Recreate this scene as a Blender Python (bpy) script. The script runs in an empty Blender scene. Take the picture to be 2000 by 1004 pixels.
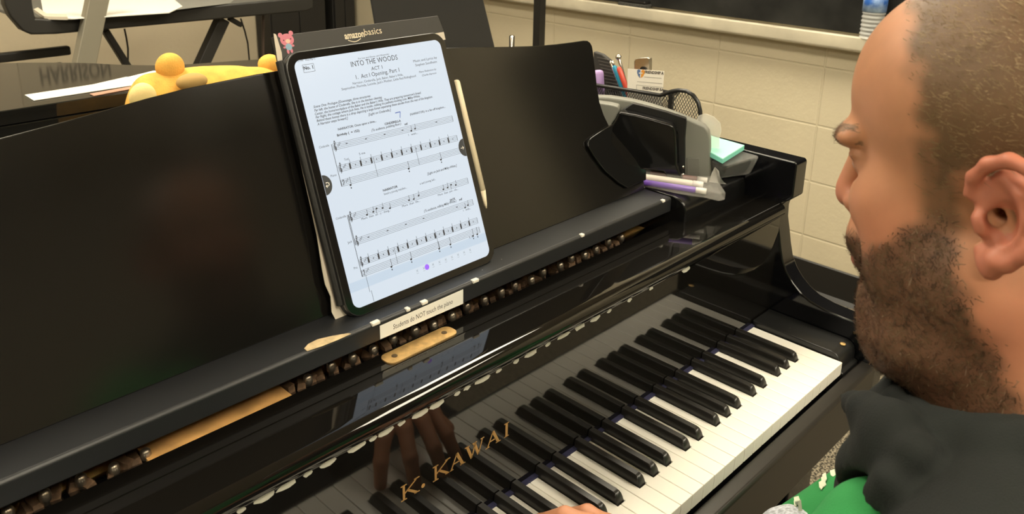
import bpy, bmesh, math, random
import numpy as np
from mathutils import Vector, Matrix

# ---------------------------------------------------------------- camera, light, exposure
# World: metres, floor at z=0. Builder numbers are millimetres measured from the front right
# corner of the keyboard top (x to the treble, y into the piano, z up); key tops are 720 mm up.
KZ = 720.0
def V(x, y, z): return Vector((x/1000.0, y/1000.0, (z+KZ)/1000.0))
scn = bpy.context.scene
COL = scn.collection
FPX = 1629.728; PPX, PPY = 1000.0, 291.043
CAMP = np.array([-1114.719, -393.937, 654.185])
def _rod(r):
    r = np.array(r); a = np.linalg.norm(r); k = r/a
    K = np.array([[0,-k[2],k[1]],[k[2],0,-k[0]],[-k[1],k[0],0]])
    return np.eye(3)+np.sin(a)*K+(1-np.cos(a))*K@K
CAMR = _rod([1.768761, -0.730503, 0.562504])
cd = bpy.data.cameras.new('camera'); cam = bpy.data.objects.new('camera', cd); COL.objects.link(cam)
cd.sensor_fit = 'HORIZONTAL'; cd.sensor_width = 36.0; cd.lens = FPX/2000*36.0
cd.shift_y = -(502.0-PPY)/2000.0; cd.clip_start = 0.02; cd.clip_end = 60
M = Matrix(((CAMR[0][0], -CAMR[1][0], -CAMR[2][0]), (CAMR[0][1], -CAMR[1][1], -CAMR[2][1]), (CAMR[0][2], -CAMR[1][2], -CAMR[2][2])))
cam.matrix_world = Matrix.Translation(V(*CAMP)) @ M.to_4x4()
cd.dof.use_dof = True; cd.dof.focus_distance = 1.0; cd.dof.aperture_fstop = 16
scn.camera = cam
vs = scn.view_settings
vs.view_transform = 'Standard'; vs.look = 'None'; vs.gamma = 1.0; vs.exposure = 0.0; vs.use_curve_mapping = False
scn.cycles.use_denoising = True
scn.cycles.max_bounces = 8; scn.cycles.sample_clamp_indirect = 6
w = bpy.data.worlds.new('world'); scn.world = w; w.use_nodes = True
w.node_tree.nodes['Background'].inputs[0].default_value = (0.9, 0.8, 0.62, 1)
w.node_tree.nodes['Background'].inputs[1].default_value = 0.05
LAMP_E = 25.0                      # ceiling fixtures
LAMP_C = (1.0, 0.90, 0.70)

def ray(u, v):
    return CAMR.T @ np.array([(u-PPX)/FPX, (v-PPY)/FPX, 1.0])
def onplane(u, v, P0, n):
    d = ray(u, v); P0 = np.array(P0, float); n = np.array(n, float)
    return CAMP + d*(n@(P0-CAMP))/(n@d)
def onx(u, v, x): return onplane(u, v, (x,0,0), (1,0,0))
def ony(u, v, y): return onplane(u, v, (0,y,0), (0,1,0))
def onz(u, v, z): return onplane(u, v, (0,0,z), (0,0,1))
def dep(u, v, t):
    d = ray(u, v); return CAMP + d/np.linalg.norm(d)*t

# ---------------------------------------------------------------- materials
def nt(name):
    m = bpy.data.materials.new(name); m.use_nodes = True
    t = m.node_tree; return m, t, t.nodes['Principled BSDF']
def mat(name, col, rough=0.5, metal=0.0, noise=0.0, nscale=30.0, bump=0.0, bscale=60.0, emit=0.0, spec=0.5, coat=0.0, trans=0.0, col2=None, rvar=0.0):
    m, t, b = nt(name); N = t.nodes; L = t.links
    b.inputs['Base Color'].default_value = (*col, 1); b.inputs['Roughness'].default_value = rough
    b.inputs['Metallic'].default_value = metal; b.inputs['Specular IOR Level'].default_value = spec
    b.inputs['Coat Weight'].default_value = coat; b.inputs['Transmission Weight'].default_value = trans
    if emit: b.inputs['Emission Color'].default_value = (*col, 1); b.inputs['Emission Strength'].default_value = emit
    tc = N.new('ShaderNodeTexCoord')
    if noise or col2 or rvar:
        n = N.new('ShaderNodeTexNoise'); n.inputs['Scale'].default_value = nscale; n.inputs['Detail'].default_value = 5
        L.new(tc.outputs['Object'], n.inputs['Vector'])
        if noise or col2:
            r = N.new('ShaderNodeValToRGB')
            c2 = col2 if col2 else tuple(min(1, c*(1+noise)) for c in col)
            c1 = col if col2 else tuple(c*(1-noise) for c in col)
            r.color_ramp.elements[0].position = 0.38; r.color_ramp.elements[1].position = 0.62
            r.color_ramp.elements[0].color = (*c1, 1); r.color_ramp.elements[1].color = (*c2, 1)
            L.new(n.outputs['Fac'], r.inputs['Fac']); L.new(r.outputs['Color'], b.inputs['Base Color'])
        if rvar:
            mr = N.new('ShaderNodeMapRange'); mr.inputs['To Min'].default_value = rough; mr.inputs['To Max'].default_value = rough+rvar
            L.new(n.outputs['Fac'], mr.inputs['Value']); L.new(mr.outputs['Result'], b.inputs['Roughness'])
    if bump:
        n2 = N.new('ShaderNodeTexNoise'); n2.inputs['Scale'].default_value = bscale; n2.inputs['Detail'].default_value = 6
        L.new(tc.outputs['Object'], n2.inputs['Vector'])
        bp = N.new('ShaderNodeBump'); bp.inputs['Strength'].default_value = bump; bp.inputs['Distance'].default_value = 0.002
        L.new(n2.outputs['Fac'], bp.inputs['Height']); L.new(bp.outputs['Normal'], b.inputs['Normal'])
    return m
def dusty(name, base, rough, dust, thr=0.72, scale=220.0, rvar=0.1):
    """black lacquer with scattered dust specks"""
    m, t, b = nt(name); N = t.nodes; L = t.links
    tc = N.new('ShaderNodeTexCoord')
    v = N.new('ShaderNodeTexVoronoi'); v.inputs['Scale'].default_value = scale
    L.new(tc.outputs['Object'], v.inputs['Vector'])
    n = N.new('ShaderNodeTexNoise'); n.inputs['Scale'].default_value = 18; n.inputs['Detail'].default_value = 4
    L.new(tc.outputs['Object'], n.inputs['Vector'])
    lt = N.new('ShaderNodeMath'); lt.operation = 'LESS_THAN'; lt.inputs[1].default_value = 0.11
    L.new(v.outputs['Distance'], lt.inputs[0])
    gt = N.new('ShaderNodeMath'); gt.operation = 'GREATER_THAN'; gt.inputs[1].default_value = thr
    L.new(v.outputs['Color'], gt.inputs[0])
    mu = N.new('ShaderNodeMath'); mu.operation = 'MULTIPLY'; L.new(lt.outputs[0], mu.inputs[0]); L.new(gt.outputs[0], mu.inputs[1])
    mx = N.new('ShaderNodeMix'); mx.data_type = 'RGBA'
    mx.inputs[6].default_value = (*base, 1); mx.inputs[7].default_value = (*dust, 1)
    L.new(mu.outputs[0], mx.inputs[0]); L.new(mx.outputs[2], b.inputs['Base Color'])
    mr = N.new('ShaderNodeMapRange'); mr.inputs['To Min'].default_value = rough; mr.inputs['To Max'].default_value = rough+rvar
    L.new(n.outputs['Fac'], mr.inputs['Value']); L.new(mr.outputs['Result'], b.inputs['Roughness'])
    return m
def glass(name, col=(1,1,1), alpha=0.25, rough=0.1):
    m, t, b = nt(name)
    b.inputs['Base Color'].default_value = (*col, 1); b.inputs['Roughness'].default_value = rough; b.inputs['Alpha'].default_value = alpha
    return m
LAC = dusty('piano_lacquer', (0.004,0.004,0.005), 0.05, (0.12,0.12,0.12), 0.93, 160, 0.06)
PANEL = dusty('desk_panel_lacquer', (0.006,0.0055,0.005), 0.13, (0.15,0.15,0.14), 0.988, 120, 0.05)
LEDGE = dusty('dusty_ledge_lacquer', (0.012,0.013,0.015), 0.38, (0.45,0.45,0.45), 0.93, 190, 0.12)
FALL = dusty('fallboard_lacquer', (0.005,0.0045,0.004), 0.035, (0.12,0.12,0.12), 0.985, 160, 0.02)
CHEEK = dusty('cheek_lacquer', (0.010,0.010,0.010), 0.30, (0.25,0.23,0.2), 0.9, 200, 0.1)
WHITEK = mat('white_key_plastic', (0.86,0.83,0.76), 0.22)
BLACKK = mat('black_key_plastic', (0.012,0.011,0.010), 0.33)
GOLD = mat('gold_leaf', (0.55,0.33,0.12), 0.35, 0.6)
BRASS = mat('brass_plate', (0.62,0.40,0.16), 0.42, 0.7, noise=0.15, nscale=120)
BRONZE = mat('bronze_plate', (0.80,0.46,0.16), 0.45, 0.2, noise=0.35, nscale=60)
STEEL = mat('pin_steel', (0.42,0.36,0.28), 0.3, 0.9)
WOODX = mat('bare_wood', (0.55,0.42,0.24), 0.6, noise=0.2, nscale=90)
CHIP = mat('chipped_primer', (0.45,0.44,0.38), 0.6)
WTAPE = mat('white_tape', (0.8,0.76,0.68), 0.6)
PAPER = mat('paper', (0.82,0.80,0.74), 0.7)
INK = mat('ink', (0.03,0.03,0.035), 0.7)
FELT = mat('dark_blue_felt', (0.02,0.02,0.06), 0.95)
BLK = mat('black_plastic', (0.010,0.010,0.010), 0.35)
BLKGLOSS = mat('black_gloss_plastic', (0.006,0.006,0.006), 0.12)
GREY = mat('grey_plastic', (0.20,0.20,0.175), 0.45)
CHROME = mat('chrome', (0.75,0.72,0.68), 0.12, 1.0)
SILVER = mat('silver_paint', (0.30,0.28,0.22), 0.4, 0.4)

# ---------------------------------------------------------------- helpers
ORG = {}
def tag(o, label=None, cat=None, group=None, kind=None):
    if label: o['label'] = label
    if cat: o['category'] = cat
    if group: o['group'] = group
    if kind: o['kind'] = kind
    return o
def thing(name, base, label, cat, group=None):
    o = bpy.data.objects.new(name, None); COL.objects.link(o); o.empty_display_size = 0.05
    o.location = V(*base); ORG[o.name] = V(*base)
    return tag(o, label, cat, group)
class MB:
    """collects shapes given in millimetres"""
    def __init__(s): s.v = []; s.f = []
    def add(s, vs_, fs):
        k = len(s.v); s.v += [tuple(map(float, p)) for p in vs_]; s.f += [tuple(i+k for i in f) for f in fs]; return s
    def box(s, x0, x1, y0, y1, z0, z1):
        return s.add([(x0,y0,z0),(x1,y0,z0),(x1,y1,z0),(x0,y1,z0),(x0,y0,z1),(x1,y0,z1),(x1,y1,z1),(x0,y1,z1)],
                     [(3,2,1,0),(4,5,6,7),(0,1,5,4),(1,2,6,5),(2,3,7,6),(3,0,4,7)])
    def loft(s, A, B):
        n = len(A); s.add(list(A)+list(B), [tuple(range(n))[::-1], tuple(range(n,2*n))]+[(i,(i+1)%n,n+(i+1)%n,n+i) for i in range(n)]); return s
    def prism(s, pts, d):
        """closed polygon of 3-D points swept by vector d"""
        return s.loft(pts, [tuple(np.array(p, float)+np.array(d, float)) for p in pts])
    def px(s, prof, x0, x1): return s.loft([(x0,y,z) for y, z in prof], [(x1,y,z) for y, z in prof])
    def tube(s, path, r, n=10, closed=False):
        P = [np.array(p, float) for p in path]; m = len(P); rr = r if hasattr(r, '__len__') else [r]*m
        rings = []; up = None
        for i in range(m):
            a = P[(i+1) % m]-P[i-1] if closed else P[min(i+1,m-1)]-P[max(i-1,0)]
            a = a/(np.linalg.norm(a)+1e-9)
            if up is None:
                up = np.array([0,0,1.0]) if abs(a[2]) < 0.9 else np.array([1.0,0,0])
            x = np.cross(up, a); x /= np.linalg.norm(x)+1e-9; y = np.cross(a, x); up = y
            rings.append([tuple(P[i]+rr[i]*(math.cos(2*math.pi*j/n)*x+math.sin(2*math.pi*j/n)*y)) for j in range(n)])
        vv = [q for g in rings for q in g]; ff = []
        for i in range(m if closed else m-1):
            k = (i+1) % m
            for j in range(n): ff.append((i*n+j, i*n+(j+1)%n, k*n+(j+1)%n, k*n+j))
        if not closed: ff += [tuple(range(n))[::-1], tuple(range((m-1)*n, m*n))]
        return s.add(vv, ff)
    def ell(s, c, r, n=16, m=10):
        vv = [(c[0],c[1],c[2]-r[2])]; ff = []
        for i in range(1, m):
            t = math.pi*i/m
            for j in range(n):
                p = 2*math.pi*j/n
                vv.append((c[0]+r[0]*math.sin(t)*math.cos(p), c[1]+r[1]*math.sin(t)*math.sin(p), c[2]-r[2]*math.cos(t)))
        vv.append((c[0],c[1],c[2]+r[2])); L_ = len(vv)-1
        for j in range(n): ff.append((0, 1+(j+1)%n, 1+j)); ff.append((L_, L_-n+j, L_-n+(j+1)%n))
        for i in range(m-2):
            for j in range(n): ff.append((1+i*n+j, 1+i*n+(j+1)%n, 1+(i+1)*n+(j+1)%n, 1+(i+1)*n+j))
        return s.add(vv, ff)
    def build(s, name, mt, parent=None, base=None, bevel=0, seg=2, smooth=False, mats=None):
        if parent is not None: org = ORG[parent.name]
        else: org = V(*base) if base is not None else Vector((0,0,0))
        me = bpy.data.meshes.new(name)
        me.from_pydata([tuple(V(*p)-org) for p in s.v], [], s.f)
        bm = bmesh.new(); bm.from_mesh(me); bmesh.ops.recalc_face_normals(bm, faces=bm.faces); bm.to_mesh(me); bm.free()
        me.materials.append(mt)
        o = bpy.data.objects.new(name, me); COL.objects.link(o)
        if parent is not None: o.parent = parent
        else: o.location = org
        ORG[o.name] = org
        if smooth: me.polygons.foreach_set('use_smooth', [True]*len(me.polygons))
        if bevel:
            b = o.modifiers.new('bevel', 'BEVEL'); b.width = bevel/1000; b.segments = seg; b.limit_method = 'ANGLE'; b.angle_limit = 0.6
            me.polygons.foreach_set('use_smooth', [True]*len(me.polygons))
            ws = o.modifiers.new('wn', 'WEIGHTED_NORMAL'); ws.keep_sharp = False
        return o
def struct(o): o['kind'] = 'structure'; return o
def rrect(w_, h_, r, n=8):
    """rounded rectangle outline (2-D) centred at 0"""
    out = []
    for cx, cy, a0 in ((w_/2-r, h_/2-r, 0), (-w_/2+r, h_/2-r, 90), (-w_/2+r, -h_/2+r, 180), (w_/2-r, -h_/2+r, 270)):
        for i in range(n+1):
            a = math.radians(a0+90*i/n); out.append((cx+r*math.cos(a), cy+r*math.sin(a)))
    return out
_dg = None
def text_mesh(txt, bold=0.0, shear=0.0):
    """flat lettering as (verts, faces), unit: text size 1, baseline at 0; returns also its width"""
    cu = bpy.data.curves.new('t', 'FONT'); cu.body = txt; cu.size = 1.0; cu.offset = bold; cu.shear = shear; cu.resolution_u = 2
    ob = bpy.data.objects.new('t', cu); COL.objects.link(ob)
    dg = bpy.context.evaluated_depsgraph_get()
    me = bpy.data.meshes.new_from_object(ob.evaluated_get(dg))
    vv = [(q.co.x, q.co.y) for q in me.vertices]; ff = [tuple(p.vertices) for p in me.polygons]
    bpy.data.objects.remove(ob); bpy.data.curves.remove(cu); bpy.data.meshes.remove(me)
    xs = [q[0] for q in vv] or [0, 1]
    return vv, ff, min(xs), max(xs)
def put_text(mb, txt, O, X, Y, size=None, width=None, bold=0.0, shear=0.0, squash=None):
    """write txt starting at 3-D point O, direction X (unit), up Y (unit), with letter size or total width in mm"""
    vv, ff, a, b = text_mesh(txt, bold, shear)
    O, X, Y = (np.array(q, float) for q in (O, X, Y))
    sx = width/(b-a) if width else size
    sy = size if size else sx
    mb.add([tuple(O+X*(x-a)*sx+Y*y*sy) for x, y in vv], ff)

# ---------------------------------------------------------------- the room
def wall_paint(name, col, block):
    m, t, b = nt(name); N = t.nodes; L = t.links
    b.inputs['Roughness'].default_value = 0.62
    tc = N.new('ShaderNodeTexCoord'); sp = N.new('ShaderNodeSeparateXYZ'); L.new(tc.outputs['Object'], sp.inputs[0])
    n = N.new('ShaderNodeTexNoise'); n.inputs['Scale'].default_value = 55; n.inputs['Detail'].default_value = 6
    L.new(tc.outputs['Object'], n.inputs['Vector'])
    n3 = N.new('ShaderNodeTexNoise'); n3.inputs['Scale'].default_value = 3; L.new(tc.outputs['Object'], n3.inputs['Vector'])
    r = N.new('ShaderNodeValToRGB'); r.color_ramp.elements[0].position = .3; r.color_ramp.elements[1].position = .7
    r.color_ramp.elements[0].color = (*[c*.95 for c in col], 1); r.color_ramp.elements[1].color = (*[min(1,c*1.04) for c in col], 1)
    L.new(n3.outputs['Fac'], r.inputs['Fac'])
    base = r.outputs['Color']; h = n.outputs['Fac']
    if block:
        cb = N.new('ShaderNodeCombineXYZ')
        ax = N.new('ShaderNodeMath'); ax.operation = 'ADD'; ax.inputs[1].default_value = -0.3736+0.0025
        L.new(sp.outputs['Y'], ax.inputs[0])
        az = N.new('ShaderNodeMath'); az.operation = 'ADD'; az.inputs[1].default_value = -(0.720+0.097)+0.2032*10+0.0025
        L.new(sp.outputs['Z'], az.inputs[0]); L.new(ax.outputs[0], cb.inputs[0]); L.new(az.outputs[0], cb.inputs[1])
        br = N.new('ShaderNodeTexBrick'); br.offset = 0.0; br.inputs['Scale'].default_value = 1.0
        br.inputs['Mortar Size'].default_value = 0.0045; br.inputs['Mortar Smooth'].default_value = 0.5
        br.inputs['Brick Width'].default_value = 0.4064; br.inputs['Row Height'].default_value = 0.2032
        L.new(cb.outputs[0], br.inputs['Vector'])
        ma = N.new('ShaderNodeMath'); ma.operation = 'MULTIPLY'; ma.inputs[1].default_value = -2.6; L.new(br.outputs['Fac'], ma.inputs[0])
        ad = N.new('ShaderNodeMath'); ad.operation = 'ADD'; L.new(ma.outputs[0], ad.inputs[0]); L.new(n.outputs['Fac'], ad.inputs[1]); h = ad.outputs[0]
    bp = N.new('ShaderNodeBump'); bp.inputs['Strength'].default_value = 0.55; bp.inputs['Distance'].default_value = 0.0025
    L.new(h, bp.inputs['Height']); L.new(bp.outputs['Normal'], b.inputs['Normal']); L.new(base, b.inputs['Base Color'])
    return m
WALLB = wall_paint('painted_block_wall', (0.60,0.53,0.38), True)
WALLP = wall_paint('painted_plain_wall', (0.50,0.43,0.31), False)
WALLD = wall_paint('painted_far_wall', (0.20,0.175,0.125), False)
def carpet_mat():
    m, t, b = nt('speckled_carpet'); N = t.nodes; L = t.links
    b.inputs['Roughness'].default_value = 0.95
    tc = N.new('ShaderNodeTexCoord'); n = N.new('ShaderNodeTexNoise'); n.inputs['Scale'].default_value = 160; n.inputs['Detail'].default_value = 3
    L.new(tc.outputs['Object'], n.inputs['Vector'])
    r = N.new('ShaderNodeValToRGB'); r.color_ramp.elements[0].position = .42; r.color_ramp.elements[1].position = .6
    r.color_ramp.elements[0].color = (0.03,0.026,0.018,1); r.color_ramp.elements[1].color = (0.30,0.26,0.19,1)
    L.new(n.outputs['Fac'], r.inputs['Fac']); L.new(r.outputs['Color'], b.inputs['Base Color'])
    bp = N.new('ShaderNodeBump'); bp.inputs['Distance'].default_value = 0.004; L.new(n.outputs['Fac'], bp.inputs['Height']); L.new(bp.outputs['Normal'], b.inputs['Normal'])
    return m
XR, XL, YB, YF, ZC, ZF = 1610, -4300, 3600, -3300, 1980, -720
struct(MB().box(XL-80,XR+80,YF-80,YB+80,ZF-80,ZF).build('floor', carpet_mat()))
struct(MB().box(XL-80,XR+80,YF-80,YB+80,ZC,ZC+80).build('ceiling', mat('ceiling_tile', (0.72,0.66,0.52), 0.8, noise=.06, nscale=20)))
struct(MB().box(XR,XR+80,YF,YB,ZF,ZC).build('wall_right', WALLB))
struct(MB().box(XL-80,XL,YF,YB,ZF,ZC).build('wall_left', WALLD))
struct(MB().box(XL,XR,YB,YB+80,ZF,ZC).build('wall_back', WALLP))
struct(MB().box(XL,XR,YF-80,YF,ZF,ZC).build('wall_front', WALLD))
COVE = mat('black_vinyl_cove', (0.008,0.0075,0.007), 0.45)
def base_prof(mb_pts, d): return MB().prism(mb_pts, d)
struct(base_prof([(XR,YF,ZF),(XR-22,YF,ZF),(XR-9,YF,ZF+14),(XR-6,YF,ZF+112),(XR-2,YF,ZF+116),(XR,YF,ZF+116)], (0,YB-YF,0)).build('baseboard_right', COVE))
struct(base_prof([(XL,YB,ZF),(XL,YB-22,ZF),(XL,YB-9,ZF+14),(XL,YB-6,ZF+112),(XL,YB,ZF+116)], (XR-XL-24,0,0)).build('baseboard_back', COVE))

# ceiling fixtures
HOUS = mat('fixture_housing', (0.75,0.75,0.72), 0.5)
DIFF = mat('lit_diffuser', LAMP_C, 0.5, emit=LAMP_E)
def fixture(cx, cy, lab):
    t = thing('ceiling_light', (cx,cy,ZC), lab, 'ceiling light', 'ceiling light fixtures')
    MB().box(cx-310,cx+310,cy-610,cy-590,ZC-30,ZC-1).box(cx-310,cx+310,cy+590,cy+610,ZC-30,ZC-1).box(cx-310,cx-290,cy-590,cy+590,ZC-30,ZC-1).box(cx+290,cx+310,cy-590,cy+590,ZC-30,ZC-1).build('frame', HOUS, t)
    MB().box(cx-290,cx+290,cy-590,cy+590,ZC-24,ZC-6).build('diffuser', DIFF, t)
for cx, cy, s in ((-3000,-1500,'front left'), (-3000,1500,'back left'), (-900,-1500,'behind the piano bench'), (-900,1500,'over the piano tail'), (750,-1500,'front right'), (750,1100,'right, near the chalkboard')):
    fixture(cx, cy, 'long white ceiling light fixture, ' + s)

# chalkboard with tray on the right wall
BOARD = mat('chalk_smudged_slate', (0.006,0.006,0.0055), 0.85, col2=(0.022,0.022,0.020), nscale=5, bump=.1, spec=.25)
cb_ = thing('chalkboard', (XR-8,1000,215), 'black chalkboard with chalk smudges mounted on the block wall above the tray', 'chalkboard')
MB().box(XR-14,XR-4,-1500,2700,224,1250).build('writing_surface', BOARD, cb_)
TRAYM = mat('painted_tray', (0.58,0.53,0.41), 0.5, noise=.1, nscale=8)
MB().box(XR-18,XR-2,2700,2722,200,1270).box(XR-18,XR-2,-1522,-1500,200,1270).box(XR-18,XR-2,-1522,2722,1250,1270).build('frame', TRAYM, cb_, bevel=2)
zt = 216
ct_ = thing('chalk_tray', (XR-30,600,164), 'long cream painted chalk tray fixed below the chalkboard', 'chalk tray')
tr = MB().prism([(XR-2,-1500,zt-50),(XR-48,-1500,zt-46),(XR-60,-1500,zt-42),(XR-66,-1500,zt-33),(XR-66,-1500,zt+2),(XR-62,-1500,zt+6),(XR-57,-1500,zt+1),(XR-20,-1500,zt-1),(XR-2,-1500,zt-1)], (0,4200,0)).build('trough', TRAYM, ct_, bevel=1.5)
MB().box(XR-66,XR-2,-1503,-1500,zt-52,zt+6).build('end_cap', TRAYM, ct_)
# eraser lying on the tray
a = onx(1238, 8, XR-35)
er = thing('chalkboard_eraser', (a[0],a[1],zt), 'black felt chalkboard eraser lying on the chalk tray', 'eraser')
MB().box(a[0]-22,a[0]+22,a[1]-68,a[1]+62,zt+1,zt+17).build('felt_pad', mat('eraser_felt', (0.05,0.05,0.045), .95, noise=.4, nscale=150), er, bevel=3)
MB().box(a[0]-20,a[0]+20,a[1]-66,a[1]+60,zt+17,zt+30).build('back_block', BLK, er, bevel=5)
# water bottle on the tray
a = onx(1702, 60, XR-36)
wb = thing('water_bottle', (a[0],a[1],zt), 'clear ribbed plastic water bottle with a blue label on the chalk tray', 'bottle')
prof = []
for i in range(41):
    z = i*2.4; prof.append((34+1.6*math.sin(i*1.15), z))
prof += [(35,100),(35.6,104)]
def lathe(mb, cx, cy, z0, prof, n=28):
    rings = [[(cx+r*math.cos(2*math.pi*j/n), cy+r*math.sin(2*math.pi*j/n), z0+z) for j in range(n)] for r, z in prof]
    vv = [q for g in rings for q in g]; ff = []
    for i in range(len(prof)-1):
        for j in range(n): ff.append((i*n+j, i*n+(j+1)%n, (i+1)*n+(j+1)%n, (i+1)*n+j))
    ff += [tuple(range(n))[::-1], tuple(range((len(prof)-1)*n, len(prof)*n))]
    return mb.add(vv, ff)
lathe(MB(), a[0], a[1], zt+1, [(24,0)]+prof+[(35.6,150),(30,172),(14,196),(13,206)]).build('bottle_body', glass('clear_plastic_bottle', (.75,.76,.74), .5, .12), wb, smooth=True)
LBL = mat('blue_bottle_label', (0.03,0.13,0.50), 0.3, col2=(0.45,0.62,0.85), nscale=22)
lathe(MB(), a[0], a[1], zt+88, [(36.4,0),(36.4,62)]).build('label', LBL, wb, smooth=True)
lathe(MB(), a[0], a[1], zt+207, [(15,0),(15,14),(13,16)]).build('cap', mat('white_cap', (.8,.8,.8), .4), wb, smooth=True)

# ---------------------------------------------------------------- the grand piano
piano = thing('grand_piano', (-611, 500, -720), 'black lacquered grand piano with worn edges and open keyboard', 'piano')
def P_(mb, name, m, **k): return mb.build(name, m, piano, **k)
AX0, AX1 = 58, 94                      # treble arm
BX0, BX1 = -1222-58, -1222-94
arm = [(1300,262),(300,262),(136,262),(133,258),(133,204),(139,198),(151,192),(153,180),(152,160),(147,140),(142,118),(136,97),(127,80),(115,66),(100,54),(84,46),(60,41),(30,39),(4,39),(-8,36),(-18,30),(-24,20),(-27,6),(-27,-50),(-22,-110),(300,-110),(1300,-110)]
P_(MB().px(arm[1:-1], AX0, AX1), 'treble_arm', LAC, bevel=2.5, seg=3)
P_(MB().px(arm[1:-1], BX1, BX0), 'bass_arm', LAC, bevel=2.5, seg=3)
# bent rim, seen from above, as a wall 34 mm thick
def spline(pts, n=12):
    out = []
    for i in range(len(pts)-1):
        p0 = np.array(pts[max(i-1,0)], float); p1 = np.array(pts[i], float); p2 = np.array(pts[i+1], float); p3 = np.array(pts[min(i+2,len(pts)-1)], float)
        for j in range(n):
            t = j/n; out.append(.5*((2*p1)+(-p0+p2)*t+(2*p0-5*p1+4*p2-p3)*t*t+(-p0+3*p1-3*p2+p3)*t**3))
    out.append(np.array(pts[-1], float)); return out
out_l = spline([(94,301),(94,520),(70,720),(0,870),(-130,1000),(-285,1092),(-440,1150),(-512,1212),(-582,1298),(-695,1380),(-850,1425),(-1050,1410),(-1220,1330),(-1300,1200),(-1316,1000),(-1316,600),(-1316,301)], 8)
def offset(path, d):
    r = []
    for i, p in enumerate(path):
        a = path[min(i+1,len(path)-1)]-path[max(i-1,0)]; a = a/np.linalg.norm(a); n = np.array([-a[1], a[0]]); r.append(p+n*d)
    return r
inn_l = offset(out_l, 36)
rim = MB(); n = len(out_l)
rv = [(p[0],p[1],262) for p in out_l]+[(p[0],p[1],262) for p in inn_l]+[(p[0],p[1],-110) for p in out_l]+[(p[0],p[1],-110) for p in inn_l]
rf = []
for i in range(n-1):
    rf += [(i,i+1,n+i+1,n+i),(2*n+i+1,2*n+i,3*n+i,3*n+i+1),(i+1,i,2*n+i,2*n+i+1),(n+i,n+i+1,3*n+i+1,3*n+i)]
rf += [(0,n,3*n,2*n),(n-1,2*n-1,4*n-1,3*n-1)][0:2]
rim.add(rv, rf); P_(rim, 'bent_rim', LAC)
# main lid behind, with its front flap folded back on top
lid_o = [p for p in out_l if p[1] > 960]
lp = [tuple(p) for p in offset(lid_o, -8)]
lp = [(lp[0][0]+22, 998)]+[q for q in lp if q[1] > 1000]+[(lp[-1][0], 998)]
LIDM = dusty('lid_lacquer', (0.012,0.012,0.011), 0.04, (0.3,0.3,0.3), .97, 90, 0.02)
P_(MB().loft([(x,y,272) for x, y in lp], [(x,y,295) for x, y in lp]), 'lid', LIDM, bevel=2)
P_(MB().loft([(x,y,296) for x, y in lp], [(x,y,319) for x, y in lp]), 'folded_lid_flap', LIDM, bevel=2)
for hx_ in (-260,-980): P_(MB().box(hx_-20,hx_+20,988,998,276,316), 'lid_hinge', BRASS)
# keybed, key slip, cheek blocks
P_(MB().box(BX0,AX0,-18,330,-110,-62), 'keybed', LAC, bevel=3)
P_(MB().px([(-4,-62),(-4,-22),(-7,-19),(-24,-19),(-28,-23),(-28,-98),(-24,-102),(0,-102)], BX0, AX0), 'key_slip', mat('key_slip_lacquer', (0.012,0.010,0.008), .34), bevel=1.5)
for x0, x1 in ((2, AX0-1), (BX0+1, -1224)):
    P_(MB().px([(148,-60),(148,9),(20,9),(12,7),(6,1),(4,-8),(4,-18),(-2,-20),(-2,-60)], x0, x1), 'cheek_block', CHEEK, bevel=2)
a = onz(1646, 672, 9)
P_(lathe(MB(), a[0], a[1], 8.5, [(4.5,0),(4.5,1.2),(3,2)]), 'cheek_screw', BRASS, smooth=True)
# fallboard: upright mirror face, rounded lip, shelf behind it
lipp = [(149,2),(149,166),(149,169.5)]+[(149.5-7.5*math.cos(math.radians(t)), 179+9*math.sin(math.radians(t))) for t in range(-85,1,12)]+[(153-11*math.cos(math.radians(t)), 180+12*math.sin(math.radians(t))) for t in range(0,91,9)]+[(157,191.9),(197,190.9),(200,190.8),(202.5,190.4),(203.6,189.7),(204.2,189.2),(230,189.2),(230,180),(228,180),(200,178),(168,172),(166,170),(166,2)]
P_(MB().px(lipp, BX0, AX0), 'fallboard', FALL, smooth=True).data.set_sharp_from_angle(angle=math.radians(32))
P_(MB().box(BX0,AX0,143,149,-2,2.2), 'felt_strip', FELT)
bp_ = [onz(u, v, 199.0) for u, v in ((745,697),(748,706),(757,711),(768,711),(878,659),(888,652),(889,645),(884,641),(872,640),(755,688))]
c0 = np.array([-617.0,216,190])
hx = 47; hy = 10.5
P_(MB().loft([(c0[0]+x, 216+y, 188.6) for x, y in rrect(94,21,8)], [(c0[0]+x, 216+y, 190.6) for x, y in rrect(94,21,8)]), 'lock_plate', BRASS)
DS = mat('dark_screw', (.12,.08,.04), .4, .6)
for sx_ in (-34,34): P_(lathe(MB(), c0[0]+sx_, 216, 190.5, [(3.2,0),(3.2,.5)]), 'plate_screw', DS)
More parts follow.
